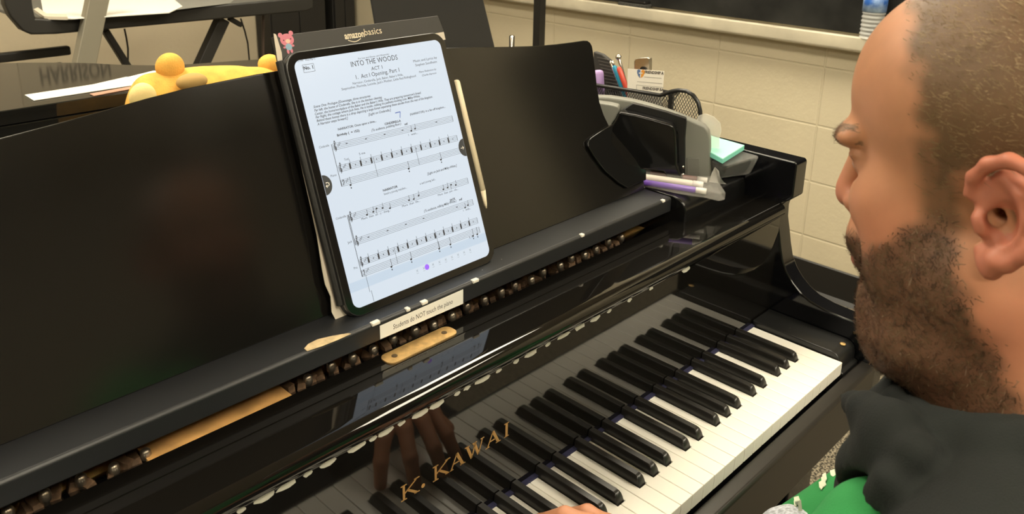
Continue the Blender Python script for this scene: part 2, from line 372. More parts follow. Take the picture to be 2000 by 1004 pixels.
# music ledge and desk panel
LX0, LX1 = -1222+124, -126
P_(MB().px([(234,203),(233,205),(233,223),(235.5,226),(279,226),(300,226),(300,214),(258,203)], LX0, LX1), 'music_ledge', LEDGE, bevel=1.2)
P_(MB().box(LX0,LX1,258,470,188,203).box(LX0,LX1,300,470,203,214), 'ledge_support', LAC)
tn = math.radians(20); UY, UZ = math.sin(tn), math.cos(tn)
def onpan(s_, x, off=0.0): return (x, 279+s_*UY-off*UZ, 226+s_*UZ+off*UY)
half = [(-129,0),(-126,14),(-125,30),(-134,48),(-150,70),(-165,88),(-176,104),(-183,124),(-186,144),(-183,170),(-178.5,195),(-175,218),(-174.5,225),(-177,230.5),(-182,234),(-190,235.2),(-214,235.6),(-250,236.8),(-288,239),(-330,243),(-372,247.5),(-410,252),(-448,255.5),(-520,258.5),(-611,259.5)]
outl = half+[(-1222-x, s_) for x, s_ in half[::-1][1:]]
P_(MB().loft([onpan(s_, x, 0) for x, s_ in outl], [onpan(s_, x, -14) for x, s_ in outl]), 'music_desk', PANEL, bevel=1.2)
# shelves beside the desk
SHELF = dusty('side_shelf_lacquer', (0.006,0.006,0.006), 0.16, (0.2,0.2,0.2), .96, 150, 0.12)
sp_ = [(212,150),(212,206),(216,216),(224,222),(236,225),(556,225),(556,150)]
P_(MB().px(sp_, -118, AX0-1), 'side_shelf', SHELF, bevel=3)
P_(MB().px(sp_, BX0+1, -1104), 'side_shelf', SHELF, bevel=3)
P_(MB().px([(222,186),(222,150),(300,140),(556,140),(556,150),(300,152)], BX0, AX0), 'action_rail', LAC)
# inside: bronze plate, tuning pins
P_(MB().box(BX0,AX0,236,345,150,160), 'iron_plate', BRONZE)
P_(MB().loft([(-1215,345,150),(55,345,150),(30,760,150),(-230,960,150),(-1215,1290,150)], [(-1215,345,160),(55,345,160),(30,760,160),(-230,960,160),(-1215,1290,160)]), 'dark_interior_cover', mat('dark_interior', (.010,.009,.008), .6))  # added dark cover, hidden behind the desk, so the lid front mirrors black
PINM = mat('aged_pin', (.50,.33,.16), .4, .5)
random.seed(3)
pin0 = lathe(MB(), 0, 0, 0, [(2.6,0),(2.6,14),(4.4,15),(5.0,19),(4.2,23),(2,25)], 10)
po = bpy.data.meshes.new('tuning_pin')
po.from_pydata([tuple(np.array(q)/1000) for q in pin0.v], [], pin0.f); po.materials.append(STEEL); po.polygons.foreach_set('use_smooth', [True]*len(po.polygons))
HAM = mat('worn_felt_brown', (.16,.09,.045), .75, noise=.5, nscale=90)
ham = MB().prism([(-4,-9,0),(4,-9,0),(4,7,0),(-4,10,0)], (1.5,3,17)); hm_ = bpy.data.meshes.new('hammer_head')
hm_.from_pydata([tuple(np.array(q)/1000) for q in ham.v], [], ham.f); hm_.materials.append(HAM)
for i in range(64):
    x = -1060+i*13.6+random.uniform(-1.5,1.5)
    if -893 < x < -752: continue
    o = bpy.data.objects.new('hammer_head', hm_); COL.objects.link(o); o.parent = piano
    o.location = V(x, 266+random.uniform(-5,5), 158+random.uniform(-3,2))-ORG[piano.name]; o.rotation_euler = (random.uniform(-.15,.15), random.uniform(-.4,.4), random.uniform(-.5,.5))
    if i % 2 == 0:
        o = bpy.data.objects.new('tuning_pin', po); COL.objects.link(o); o.parent = piano
        o.location = V(x+6, 258+random.uniform(-3,3), 160+random.uniform(-4,1))-ORG[piano.name]
P_(MB().box(-893,-752,238,300,160,175), 'bare_rail', mat('bare_rail_wood', (.62,.34,.12), .5, noise=.2, nscale=30))
P_(MB().box(-752,-150,300,330,160,174).box(-1200,-893,300,330,160,174), 'hammer_rail', HAM)
# keys
def key_mesh(name, poly, z0, z1, bev, m):
    mb = MB().loft([(x,y,z0) for x, y in poly], [(x,y,z1) for x, y in poly])
    me = bpy.data.meshes.new(name); me.from_pydata([tuple(np.array(q)/1000) for q in mb.v], [], mb.f)
    bm = bmesh.new(); bm.from_mesh(me); bmesh.ops.recalc_face_normals(bm, faces=bm.faces)
    es = [e for e in bm.edges if all(v.co.z > z1/1000-1e-6 for v in e.verts)] + [e for e in bm.edges if abs(e.verts[0].co.z-e.verts[1].co.z) > .005 and max(v.co.y for v in e.verts) < .02]
    bmesh.ops.bevel(bm, geom=es, offset=bev/1000, segments=2, profile=.6, affect='EDGES')
    bm.to_mesh(me); bm.free(); me.materials.append(m)
    return me
WK = 23.5; g = 0.45; YK = 148.0; NF = 50.0; BW = 6.7
boff = {'A': 2.2, 'G': -1.0, 'F': -4.2, 'D': 1.6, 'C': -3.7}   # centre of the black key left of white key n: offset from the separator
names = 'CBAGFED'
wm = {}
def white_poly(nm, first, last):
    # local x from -WK (left) to 0 (right)
    left = 0.0; right = 0.0
    lb = {'B': 'A', 'A': 'G', 'G': 'F', 'E': 'D', 'D': 'C'}.get(nm)
    rb = {'A': 'A', 'G': 'G', 'F': 'F', 'D': 'D', 'C': 'C'}.get(nm)
    if first: rb = None
    if last: lb = None
    xl, xr = -WK+g, -g
    nl = -WK+boff[lb]+BW if lb else xl
    nr = boff[rb]-BW if rb else xr
    p = [(xl,0),(xr,0)]
    p += [(xr,NF-1.5),(nr,NF-1.5),(nr,YK)] if rb else [(xr,YK)]
    p += [(nl,YK),(nl,NF-1.5),(xl,NF-1.5)] if lb else [(xl,YK)]
    return p
# black key: base 11.6 wide, top 9.4, sloping nose
def black_mesh():
    L0, L1 = NF, YK
    prof = [(0.0,5.8,0.0),(0.4,5.7,2.0),(1.6,5.3,6.0),(3.6,4.9,9.6),(5.5,4.7,11.0),(9.0,4.6,11.9)]
    vv = []; ff = []; rings = []
    for dy, hw, z in prof+[(YK-NF,4.6,11.9)]:
        y = NF+dy; b = 5.9
        t = z
        rings.append([(-b,y,-4),(-b,y,0),(-hw-.25,y,max(t-1.6,0)),(-hw+1.0,y,t),(hw-1.0,y,t),(hw+.25,y,max(t-1.6,0)),(b,y,0),(b,y,-4)])
    mb = MB(); n_ = 8
    vv = [q for r_ in rings for q in r_]
    for i in range(len(rings)-1):
        for j in range(n_-1): ff.append((i*n_+j, i*n_+j+1, (i+1)*n_+j+1, (i+1)*n_+j))
        ff.append((i*n_+7, i*n_, (i+1)*n_, (i+1)*n_+7))
    ff += [tuple(range(n_)), tuple(range((len(rings)-1)*n_, len(rings)*n_))]
    me = bpy.data.meshes.new('black_key'); me.from_pydata([tuple(np.array(q)/1000) for q in vv], [], ff)
    bm = bmesh.new(); bm.from_mesh(me); bmesh.ops.remove_doubles(bm, verts=bm.verts, dist=1e-5); bmesh.ops.recalc_face_normals(bm, faces=bm.faces); bm.to_mesh(me); bm.free()
    me.materials.append(BLACKK); me.polygons.foreach_set('use_smooth', [True]*len(me.polygons))
    me.set_sharp_from_angle(angle=math.radians(38))
    return me
bme = black_mesh()
down = {21: 2.5}
for n_ in range(52):
    nm = names[n_ % 7]
    key = (nm, n_ == 0, n_ == 51)
    if key not in wm: wm[key] = key_mesh('white_key', white_poly(nm, n_ == 0, n_ == 51), -20, 0, 0.9, WHITEK)
    o = bpy.data.objects.new('white_key', wm[key]); COL.objects.link(o); o.parent = piano
    o.location = V(-WK*n_, 0, -random.uniform(0, .25))-ORG[piano.name]
    if n_ and nm in 'AGFDC' :
        o = bpy.data.objects.new('black_key', bme); COL.objects.link(o); o.parent = piano
        o.location = V(-WK*n_+boff[nm], 0, 0)-ORG[piano.name]
# gold letters on the fallboard
YL = 148.85
def P2(u, v): q = ony(u, v, YL); return np.array([q[0], q[2]])
lets = MB()
def stroke(p, q, w_):
    d = (q-p)/np.linalg.norm(q-p); n = np.array([-d[1], d[0]])*w_/2
    lets.prism([(a_[0], YL, a_[1]) for a_ in (p-n, q-n, q+n, p+n)], (0, -0.25, 0))
def serif(p, w_): lets.prism([(p[0]-w_,YL,p[1]-.45),(p[0]+w_,YL,p[1]-.45),(p[0]+w_,YL,p[1]+.45),(p[0]-w_,YL,p[1]+.45)], (0,-0.25,0))
bl = P2(787, 977); br_ = P2(989, 853)
H_ = P2(989,828)[1]-br_[1]
x0 = bl[0]; tot = br_[0]-bl[0]; zb = (bl[1]+br_[1])/2
def LP(x, z): return np.array([x, zb+z*H_])
def letK(x, w_):
    stroke(LP(x,0), LP(x,1), 2.7); stroke(LP(x+1,.42), LP(x+w_,1), 1.4); stroke(LP(x+.28*w_,.56), LP(x+w_,0), 2.6)
    for z in (0,1): serif(LP(x,z), 3.6); serif(LP(x+w_,z), 3.4)
def letA(x, w_):
    stroke(LP(x,0), LP(x+w_/2,1), 1.4); stroke(LP(x+w_/2,1), LP(x+w_,0), 3.6); stroke(LP(x+w_*.22,.36), LP(x+w_*.78,.36), 1.2)
    serif(LP(x,0), 3); serif(LP(x+w_,0), 3.6)
def letW(x, w_):
    stroke(LP(x,1), LP(x+w_*.3,0), 3.4); stroke(LP(x+w_*.3,0), LP(x+w_*.52,.95), 1.3); stroke(LP(x+w_*.46,1), LP(x+w_*.74,0), 3.4); stroke(LP(x+w_*.74,0), LP(x+w_,1), 1.3)
    serif(LP(x,1), 3.2); serif(LP(x+w_*.48,1), 3.2); serif(LP(x+w_,1), 2.6)
xk = P2(789,976)[0]; xk2 = P2(851,940)[0]; xa1 = P2(881,914)[0]; xw = P2(911,874)[0]; xa2 = P2(952,873)[0]; xi = P2(989,852)[0]
letK(xk, (xk2-xk)*.40); letK(xk2, (xk2-xk)*.40); letA(xa1, (P2(904,905)-P2(881.6,914))[0]); 
letW(xw+1, (xa2-xw)*.72); letA(xa2, (P2(973,860)-P2(952,873))[0]); stroke(LP(xi,0), LP(xi,1), 3.4); serif(LP(xi,0), 3.6); serif(LP(xi,1), 3.6)
dp = P2(826, 925); lets.ell((dp[0], YL-.1, zb+3), (2.4,.3,2.4))
P_(lets, 'maker_lettering', GOLD)
# worn white chips below the lip, bare wood and tape on the ledge edge
wear = MB()
random.seed(11)
def chip(u, v, lw, lh):
    q = ony(u, v, 149); pts = []
    for i in range(9):
        a_ = 2*math.pi*i/9; pts.append((q[0]+lw*math.cos(a_)*random.uniform(.7,1.1), 148.9, 166.2+lh*math.sin(a_)*random.uniform(.6,1.1)))
    P_(MB().prism(pts, (0,-.3,0)), 'paint_chip', CHIP)
for u, v in ((1340,520),(1272,556),(1230,580),(1190,600),(1163,615),(1133,628),(1101,643),(1070,660),(1038,673),(1008,693),(974,708),(942,726),(912,741),(893,750),(854,770),(820,786),(783,802),(752,822),(727,843),(696,855),(640,888),(600,908),(560,940),(519,975),(470,990)):
    big = random.random() < .5
    chip(u, v, 11 if big else 5, 4.0 if big else 2.8)
wd = MB(); wp = [onz(u, v, 226.15) for u, v in ((594,681),(602,672),(620,663),(650,656),(680,651),(686,652),(660,664),(630,676),(600,686))]
wd.prism([tuple(q) for q in wp], (0,0,.2)); P_(wd, 'bare_wood_patch', WOODX)
for u, v, l_ in ((746,637,5),(804,607,2.5),(838,594,4),(937,551,4.5),(1150,463,3),(1311,396,3)):
    q = onz(u, v, 226.0); P_(MB().box(q[0]-l_,q[0]+l_,232,237.5,223,226.8), 'white_tape_bit', WTAPE, bevel=.8)
# paper label
lb0, lb1 = ony(742,658,233), ony(904,597,233)
zl = 203.6
lab = MB().prism([(lb0[0],232.8,zl+1.5),(lb1[0],232.8,zl+.2),(lb1[0],232.8,zl+18),(lb0[0],232.8,zl+17)], (0,-.4,0))
lo = P_(lab, 'paper_label', PAPER)
tx = MB(); put_text(tx, 'Students do NOT touch the piano', (lb0[0]+17,232.3,zl+6.3), (1,0,0), (0,0,1), size=8.5, width=(lb1[0]-lb0[0])-33)
o = tx.build('label_lettering', INK, lo)
# legs, pedals
for x, y in ((-1180,60),(-40,60),(-760,1180)):
    P_(MB().prism([(x-45,y-45,-110),(x+45,y-45,-110),(x+45,y+45,-110),(x-45,y+45,-110)], (0,0,-40)).loft([(x-42,y-42,-150),(x+42,y-42,-150),(x+42,y+42,-150),(x-42,y+42,-150)], [(x-28,y-28,-660),(x+28,y-28,-660),(x+28,y+28,-660),(x-28,y+28,-660)]), 'leg', LAC, bevel=4)
    P_(lathe(MB(), x, y, -720, [(22,0),(26,15),(26,45),(18,60)]), 'caster', BRASS, smooth=True)
P_(MB().box(-700,-522,170,250,-640,-560).box(-670,-655,200,215,-560,-110).box(-567,-552,200,215,-560,-110), 'pedal_lyre', LAC, bevel=3)
for x in (-655,-611,-567): P_(MB().box(x-12,x+12,70,170,-645,-635), 'pedal', BRASS, bevel=4)

# ---------------------------------------------------------------- tablet on the music ledge
T0 = np.array([-571.417, 256.874, 234.932]); TH = 0.352
TR = np.array([math.cos(0.007), math.sin(0.007), 0]); TU = np.array([0, math.sin(TH), math.cos(TH)]); TN = np.cross(TR, TU)
def tp(a, b, c=0.0): return tuple(T0+TR*a+TU*b+TN*c)
def tpx(u, v, c=0.0):
    q = onplane(u, v, T0+TN*c, TN)-T0-TN*c
    return q@TR, q@TU
CB = 131.45
def slab(w_, h_, r, c0, c1, ca=0.0, cb=CB, n=10):
    o = rrect(w_, h_, r, n)
    return MB().loft([tp(ca+x, cb+y, c0) for x, y in o], [tp(ca+x, cb+y, c1) for x, y in o])
tab = thing('tablet', (-571,262,226), 'large tablet computer in a black case showing sheet music, propped on the piano music ledge', 'tablet')
slab(214.9,280.6,18,-6.2,-0.5).build('body', mat('dark_aluminium', (.10,.10,.10), .3, .8), tab, bevel=1.2, seg=3)
slab(213,278.6,17.2,-0.6,-0.12).build('glass_bezel', mat('black_bezel_glass', (.004,.004,.005), .08), tab)
CASEM = mat('black_case', (.014,.014,.013), .5, bump=.2, bscale=300)
slab(216,282,19,-11,-6.2,-.5).build('case_back', CASEM, tab, bevel=1.5)
sd = MB().prism([tp(-112.3,8,-11), tp(-106,8,-11), tp(-106,8,-4.5), tp(-109,8,-3.2), tp(-112.3,8,-6.5)], TU*258)
sd.build('case_spine', CASEM, tab, bevel=1)
SCR = mat('lit_screen', (0.72,0.81,0.91), .25, emit=1.0)
b_ = SCR.node_tree.nodes['Principled BSDF']; b_.inputs['Base Color'].default_value = (.02,.02,.02,1); b_.inputs['Emission Strength'].default_value = 0.92
scr = slab(197.2,262.9,8.5,-0.1,0.0).build('screen', SCR, tab)
ink = MB(); CI = 0.12
INKS = mat('screen_ink', (.02,.02,.03), .6)
def tl(txt, p, q, bold=0, it=0, size=None, mb=None, wmin=None):
    a0, b0 = tpx(*p); a1, b1 = tpx(*q); d = np.array([a1-a0, b1-b0]); L_ = np.linalg.norm(d)
    put_text(mb or ink, txt, tp(a0, b0, CI), TR, TU, size=size, width=L_, bold=bold, shear=it)
def big(txt, p, q, size, bold=0, it=0): tl(txt, p, q, bold, it, size)
tl('1:57 PM   Wed Mar 2', (578,121.5), (615,117.5), size=2.9)
big('No. 1', (592.5,136.5), (611,134.2), 5.2, .03)
big('For Lea and Dome, and Alexander', (698.5,116.5), (760,108), 2.6, 0, .25)
big('INTO THE WOODS', (685.5,131), (777,119), 8.2)
big('ACT 1', (725,137.8), (746.5,134.2), 5.6)
big('1.  Act I Opening, Part 1', (695,154.8), (780,142), 6.6)
big('Narrator, Cinderella, Jack, Baker, Baker\'s Wife,', (688.4,165.4), (787,149.5), 3.6)
big('Stepmother, Florinda, Lucinda, Jack\'s Mother, Little Red Ridinghood', (666.7,176.7), (812.3,153), 3.8)
big('Music and Lyrics by', (807,122.4), (853,115.8), 4.0)
big('Stephen Sondheim', (811,130), (853,124), 4.0)
big('Piano Reduction by', (818,143), (852,138), 3.2, 0, .25)
big('Charlie Harmon', (824,149.6), (852,145.2), 3.2, 0, .25)
for tx_, p, q in (('Scene One: Prologue [Downstage, three structures:', (611.7,211), (724,191)),
    ('Far left, the home of Cinderella. She is in the kitchen cleaning.', (613.4,218), (746.3,194.5)),
    ('Center, the home/workplace of the Baker and the Baker\'s Wife. They are preparing tomorrow\'s bread.', (614.5,225), (822.5,186)),
    ('Far Right, the cottage where Jack lives. He is inside, milking his pathetic-looking cow, Milky-White.', (616,231.4), (820.8,193)),
    ('Behind these homes there is a drop depicting a large forest separating these abodes from the rest of the kingdom.', (618,238.2), (845.4,195)),
    ('A Narrator steps forward.]', (619.3,245), (679.4,234)), ('[Light on Cinderella.]', (719.2,226), (763.3,217.5)),
    ('(To audience, polishing floor.)', (725.2,257), (783.6,245.5)), ('[Light on Jack and Milky-White.]', (834.6,342), (892.4,326)),
    ('(To audience, milking Milky-White.)', (828.4,415), (892,398))):
    tl(tx_, p, q, .012, .3, 3.7)
for tx_, p, q, b0_ in (('(NARRATOR): in a far-off kingdom...', (800.5,226), (870,213), .012), ('CINDERELLA', (751,244.8), (782.8,238.5), .03), ('NARRATOR: Once upon a time...', (659.8,254.8), (735,240.5), .02),
    ('Brightly (  = 152)', (658,266.6), (702,258.5), .03), ('mf', (790,245), (796,244), .03), ('Cinderella', (623,290), (642.5,286.5), 0), ('I   wish...', (797.5,266), (816,262), 0), ('Tutti', (672,314), (681,312), 0), ('Piano', (645.6,346), (657,343.5), 0),
    ('NARRATOR', (748,374.3), (777,368.5), .03), ('lived a young maiden...', (750,381.3), (795.6,372), 0), ('a sad young lad...', (820,361), (851.5,354.5), 0),
    ('More  than  an - y - thing...', (706,430), (764,418), 0), ('More  than  life...', (785.5,405), (821,397.5), 0), ('More  than  jew - els...', (855.5,383.5), (895.5,375), 0),
    ('JACK', (878.5,393.5), (889.7,391), .03), ('mf', (897,392.5), (903,391), .03), ('I   wish...', (905,413.5), (920,410), 0), ('Cinderella', (656,429.5), (676,425.5), 0), ('Jack', (679,476), (688,474), 0), ('Pno.', (691.3,526), (699,524.3), 0), ('5 ma', (701,303), (713,300.6), 0), ('E. bs.', (917,466), (926,464), 0)):
    tl(tx_, p, q, b0_, 0, 3.4)
def seg(a0, b0, a1, b1, w_, mb=None):
    d = np.array([a1-a0, b1-b0]); n = np.array([-d[1], d[0]])/(np.linalg.norm(d)+1e-9)*w_/2
    (mb or ink).add([tp(a0-n[0],b0-n[1],CI), tp(a1-n[0],b1-n[1],CI), tp(a1+n[0],b1+n[1],CI), tp(a0+n[0],b0+n[1],CI)], [(0,1,2,3)])
def dot(a, b, rx, ry, mb=None, c=None):
    (mb or ink).add([tp(a+rx*math.cos(t*math.pi/5), b+ry*math.sin(t*math.pi/5)+.35*rx*math.cos(t*math.pi/5)*0, c or CI) for t in range(10)], [tuple(range(10))])
a0, b0 = tpx(589,127); a1, b1 = tpx(614.5,138.5)
for s4 in ((a0,b0,a1,b0),(a1,b0,a1,b1),(a1,b1,a0,b1),(a0,b1,a0,b0)): seg(*s4, .35)
def staff(pl, pr, h=6.6):
    """five lines between the two screen points given for the top line; returns a, b of its ends"""
    a0, b0 = tpx(*pl); a1, b1 = tpx(*pr); b = (b0+b1)/2
    for i in range(5): seg(a0, b-i*h/4, a1, b-i*h/4, .26)
    return a0, a1, b, b-h
S = [staff((648,277.5),(882.9,230)), staff((658.8,320),(892,268)), staff((664,349),(900.8,291)), staff((679.8,418),(912.4,349)), staff((691.6,464),(922.5,392)), staff((701,507),(931,426)), staff((705,527),(935.4,445))]
def clef(a, b, h):
    pts = [(0,-.25),(0.35,-.1),(.1,1.15),(.35,1.45),(.62,1.1),(-.1,.55),(.0,.05),(.5,-.02),(.62,.35),(.25,.5)]
    for p, q in zip(pts, pts[1:]): seg(a+p[0]*h*.45, b+p[1]*h, a+q[0]*h*.45, b+q[1]*h, .7)
def bclef(a, b, h):
    for p, q in (((0,.7),(.4,1)),((.4,1),(.7,.7)),((.7,.7),(.1,.1))): seg(a+p[0]*h*.5, b+p[1]*h, a+q[0]*h*.5, b+q[1]*h, .7)
for i, (a0, a1, tb, bb) in enumerate(S):
    (bclef if i in (2, 6) else clef)(a0+1.5, bb, tb-bb)
    for j in range(3): seg(a0+6+j*1.4, bb+2.5+j, a0+6+j*1.4, bb+5+j, .5)
    seg(a0, tb, a0, bb, .4); seg(a1, tb, a1, bb, .5)
for t_, bt in ((0,2),(3,4),(3,6)):
    a_ = min(S[t_][0], S[bt][0]); seg(a_-.6, S[t_][2], a_-.6, S[bt][3], .6)
for t_, bt in ((1,2),(5,6)):
    for fr in (.27,.62): 
        a_ = S[t_][0]+(S[t_][1]-S[t_][0])*fr; seg(a_, S[t_][2], a_, S[bt][3], .4)
random.seed(5)
def chordrow(i, n, a_off=14):
    a0, a1, tb, bb = S[i]; st = (a1-a0-a_off)/n
    for k in range(n):
        a = a0+a_off+k*st; 
        for j in range(4): dot(a, bb+1.0+j*1.5, 1.15, .8)
        seg(a+.9, bb+1, a+.9, tb+3.5, .45); dot(a+st*.5, (tb+bb)/2, .5, .9)
chordrow(1, 11); chordrow(5, 12, 11)
def melody(i, items):
    a0, a1, tb, bb = S[i]
    for fr, hh in items:
        a = a0+(a1-a0)*fr; b = bb+(tb-bb)*hh; dot(a, b, 1.25, .95); s_ = 1 if hh < .6 else -1; seg(a+1*s_, b, a+1*s_, b+5.5*s_, .45)
melody(0, ((.62,.1),(.655,.3))); melody(3, ((.13,.1),(.18,.25),(.21,.6),(.255,.4),(.31,.0),(.47,.3),(.51,.25),(.555,.55),(.77,.3),(.81,.4),(.845,.7),(.885,.4))); melody(4, ((.92,.0),(.95,.25)))
for i, frs in ((2,(.06,.52,.8)),(6,(.22,.38,.62,.72,.93,.97))):
    a0, a1, tb, bb = S[i]
    for fr in frs: a = a0+(a1-a0)*fr; dot(a, bb-1, 1.3, 1); seg(a+1, bb-1, a+1, tb+1, .5); seg(a-.6, bb-4, a+.6, bb-4, 1.6)
for i in (0,4): 
    a0, a1, tb, bb = S[i]
    for fr in (.1,.25,.4,.55,.85): seg(a0+(a1-a0)*fr-1.2, (tb+bb)/2+.4, a0+(a1-a0)*fr+1.2, (tb+bb)/2+.4, .9)
a_, b_1 = tpx(716,545); a_2, b_2 = tpx(729,583); seg(a_, b_1+5, a_, b_1-14, .4); seg(a_2, b_2+9, a_2, b_2-3, .4)
ink.build('sheet_music_print', INKS, scr)
bl_ = MB(); q = [tpx(771,221), tpx(781,218.5), tpx(780.7,230.6)]
seg(*q[0], *q[1], .9, bl_); seg(*q[1], *q[2], .7, bl_); bl_.build('blue_pen_mark', mat('blue_pen_mark', (.02,.08,.5), .5), scr)
# toolbar at the foot of the page
tb_ = MB(); bA = tpx(820,510)[1]
def rect(a0, a1, b0, b1, c, mb): mb.add([tp(a0,b0,c),tp(a1,b0,c),tp(a1,b1,c),tp(a0,b1,c)], [(0,1,2,3)])
BAR = mat('pale_toolbar', (0.55,0.66,0.78), .4, emit=1.0); BAR.node_tree.nodes['Principled BSDF'].inputs['Base Color'].default_value = (.02,.02,.02,1)
rect(-98.2, 98.2, 17.5, 27.5, .05, tb_); tb_.build('toolbar', BAR, scr)
dt = MB(); a_, b_1 = tpx(833.8,521.6); dot(a_, b_1, 3.2, 3.2, dt, .14); dt.build('purple_tool_dot', mat('purple_dot', (.20,.08,.62), .4, emit=.8), scr)
ic = MB(); random.seed(2)
for k_ in range(9):
    a = a_-14+k_*9.5+(4 if k_ > 1 else 0)
    if abs(a-a_) < 4: continue
    seg(a-1.2, b_1-1.2, a+1.2, b_1+1.4, .35, ic); seg(a-1.2, b_1+1.2, a+1.2, b_1-1.2, .35, ic); seg(a-1.5, b_1-2.8, a+1.5, b_1-2.8, .3, ic)
ic.build('toolbar_icons', mat('icon_grey', (.22,.28,.38), .5), scr)
BTN = mat('dark_round_button', (.035,.04,.05), .4)
def button(u, v, glyph, side):
    a, b = tpx(u, v); m = MB(); r = 10.6; pts = []
    for i in range(33):
        t = math.radians(-90+180*i/32)*1.0; x = r*math.cos(t)*(-side); pts.append((a+x, b+r*math.sin(t)))
    e = side*98.4; a_c = e
    pts = []
    for i in range(33):
        t = math.radians(-90+180*i/32); pts.append((a_c-side*(r*.9)*math.cos(t)-side*0, b+r*math.sin(t)))
    m.add([tp(x, y, .10) for x, y in pts], [tuple(range(33))])
    bo = m.build('page_button', BTN, scr)
    g_ = MB()
    cx = a_c-side*4.2
    def sg(p, q): g_.add([tp(*z, .16) for z in ((p[0]-.0,p[1]-.45),(q[0],q[1]-.45),(q[0],q[1]+.45),(p[0],p[1]+.45))] if abs(p[1]-q[1]) < .1 else [tp(p[0]-.45,p[1],.16),tp(q[0]-.45,q[1],.16),tp(q[0]+.45,q[1],.16),tp(p[0]+.45,p[1],.16)], [(0,1,2,3)])
    if glyph == 'r': sg((cx-2.4,b),(cx+2.4,b)); sg((cx+.6,b+1.9),(cx+2.4,b)); sg((cx+.6,b-1.9),(cx+2.4,b))
    else: sg((cx-2,b-1.5),(cx+1,b-1.5)); sg((cx-2,b-1.5),(cx-.6,b-3.1)); sg((cx-2,b-1.5),(cx-.6,b)); sg((cx-1.6,b+2),(cx+1.2,b+2)); sg((cx+1.9,b-1.3),(cx+1.9,b+1.7))
    g_.build('arrow_symbol', PAPER, scr)
button(904, 289, 'r', 1); button(638, 360.5, 'l', -1)
# stylus on the tablet's right edge
a0, b0 = tpx(897,160,-3); a1, b1 = tpx(949,408,-3)
a_ = 112.6
st = thing('stylus', tp(a_,b1,-4), 'white stylus pen clinging to the right edge of the tablet', 'stylus')
STY = mat('white_stylus', (.80,.70,.50), .35)
MB().tube([tp(a_,b0+3,-4),tp(a_,b0+2.2,-4),tp(a_,b0,-4),tp(a_,b1+22,-4)], [1.2,3.2,4.4,4.4], 16).build('barrel', STY, st, smooth=True)
MB().tube([tp(a_,b1+22,-4),tp(a_,b1+6,-4),tp(a_,b1,-4)], [4.4,2.2,.8], 16).build('tip', STY, st, smooth=True)
# printed box behind the tablet
CX_ = -14.5
bxt = thing('cardboard_box', (-575,285,226), 'black cardboard box with white lining standing behind the tablet, bear sticker on its corner', 'box')
tl_, tr_ = tpx(535,70,CX_), tpx(858,30,CX_)
bt_ = (tl_[1]+tr_[1])/2
aL, aR = -105.5, tpx(860,50,CX_)[0]
BXM = mat('black_carton', (.030,.028,.024), .55)
outp = [(aL,60),(aL,bt_),(aR,bt_),(aR+2.5,bt_-14),(aR+2.5,60)]
outp = [(aL+2,-6),(aL+2,bt_-.5),(aR-.5,bt_),(aR+3,bt_-19),(aR+1,bt_-21),(aR-1,-6)]
MB().loft([tp(a,b,CX_) for a,b in outp],[tp(a,b,CX_-9) for a,b in outp]).build('box_panel', BXM, bxt, bevel=.8)
we = [(533.5,65),(538,67),(549,102),(554,150),(564,180),(580,250),(600,330),(620,410),(640,500),(658,585),(672,608),(690,624),(661,634),(648,609),(646,579),(635,555),(629,525),(619,460),(607,406),(592,340),(574,259),(553,170),(547,150),(540,110)]
pw = [tpx(u, v, CX_+1.2) for u, v in we]
MB().loft([tp(a,b,CX_+1.2) for a,b in pw],[tp(a,b,CX_+.2) for a,b in pw]).build('white_lining', mat('white_card', (.62,.55,.45), .7), bxt)
q0, q1 = tpx(848,60,CX_+1), tpx(862,70,CX_+1)
MB().loft([tp(a,b,CX_+.9) for a,b in ((aR-25,bt_-21),(aR+1.5,bt_-20.5),(aR+1.5,bt_-30),(aR-25,bt_-30))],[tp(a,b,CX_+.2) for a,b in ((aR-25,bt_-21),(aR+1.5,bt_-20.5),(aR+1.5,bt_-30),(aR-25,bt_-30))]).build('white_lining', mat('white_card2', (.62,.55,.45), .7), bxt)
lg = MB(); p0 = tpx(673,76.5,CX_+.3); p1 = tpx(712,69.5,CX_+.3); p2 = tpx(746,63.5,CX_+.3)
put_text(lg, 'amazon', tp(*p0,CX_+.3), TR, TU, size=10.5, width=p1[0]-p0[0]-.6, bold=.03)
put_text(lg, 'basics', tp(*p1,CX_+.3), TR, TU, size=10.8, width=p2[0]-p1[0]-.6)
pa = [(p0[0]+3.5+ (i/10)*17, p0[1]-1.6-2.6*math.sin(math.pi*i/10)) for i in range(11)]
for (x0_,y0_),(x1_,y1_) in zip(pa, pa[1:]): lg.add([tp(x0_,y0_-.4,CX_+.3),tp(x1_,y1_-.4,CX_+.3),tp(x1_,y1_+.5,CX_+.3),tp(x0_,y0_+.5,CX_+.3)],[(0,1,2,3)])
lg.build('box_lettering', mat('white_print', (.75,.66,.48), .6), bxt)
ca, cb2 = tpx(561,84,CX_+.3); kk = 1.0
def disc(mb, x, y, rx, ry, c, n=14): mb.add([tp(ca+x+rx*math.cos(2*math.pi*i/n), cb2+y+ry*math.sin(2*math.pi*i/n), CX_+c) for i in range(n)], [tuple(range(n))])
m1 = MB(); disc(m1,0,3.5,8,6.6,.3); disc(m1,-6.5,9,2.6,2.6,.32); disc(m1,6.2,10,2.6,2.6,.32); disc(m1,-2,-8.5,1.5,2.6,.3); disc(m1,2.2,-8.2,1.5,2.6,.3); disc(m1,-4.6,-4,1.8,1.2,.3); disc(m1,5,-3.2,1.8,1.2,.3)
stk = m1.build('bear_sticker', mat('pink_sticker', (.62,.18,.24), .5), bxt)
m2 = MB(); disc(m2,0,-4,3.8,3.6,.42); m2.build('blue_shirt', mat('sticker_blue', (.22,.38,.50), .5), stk)
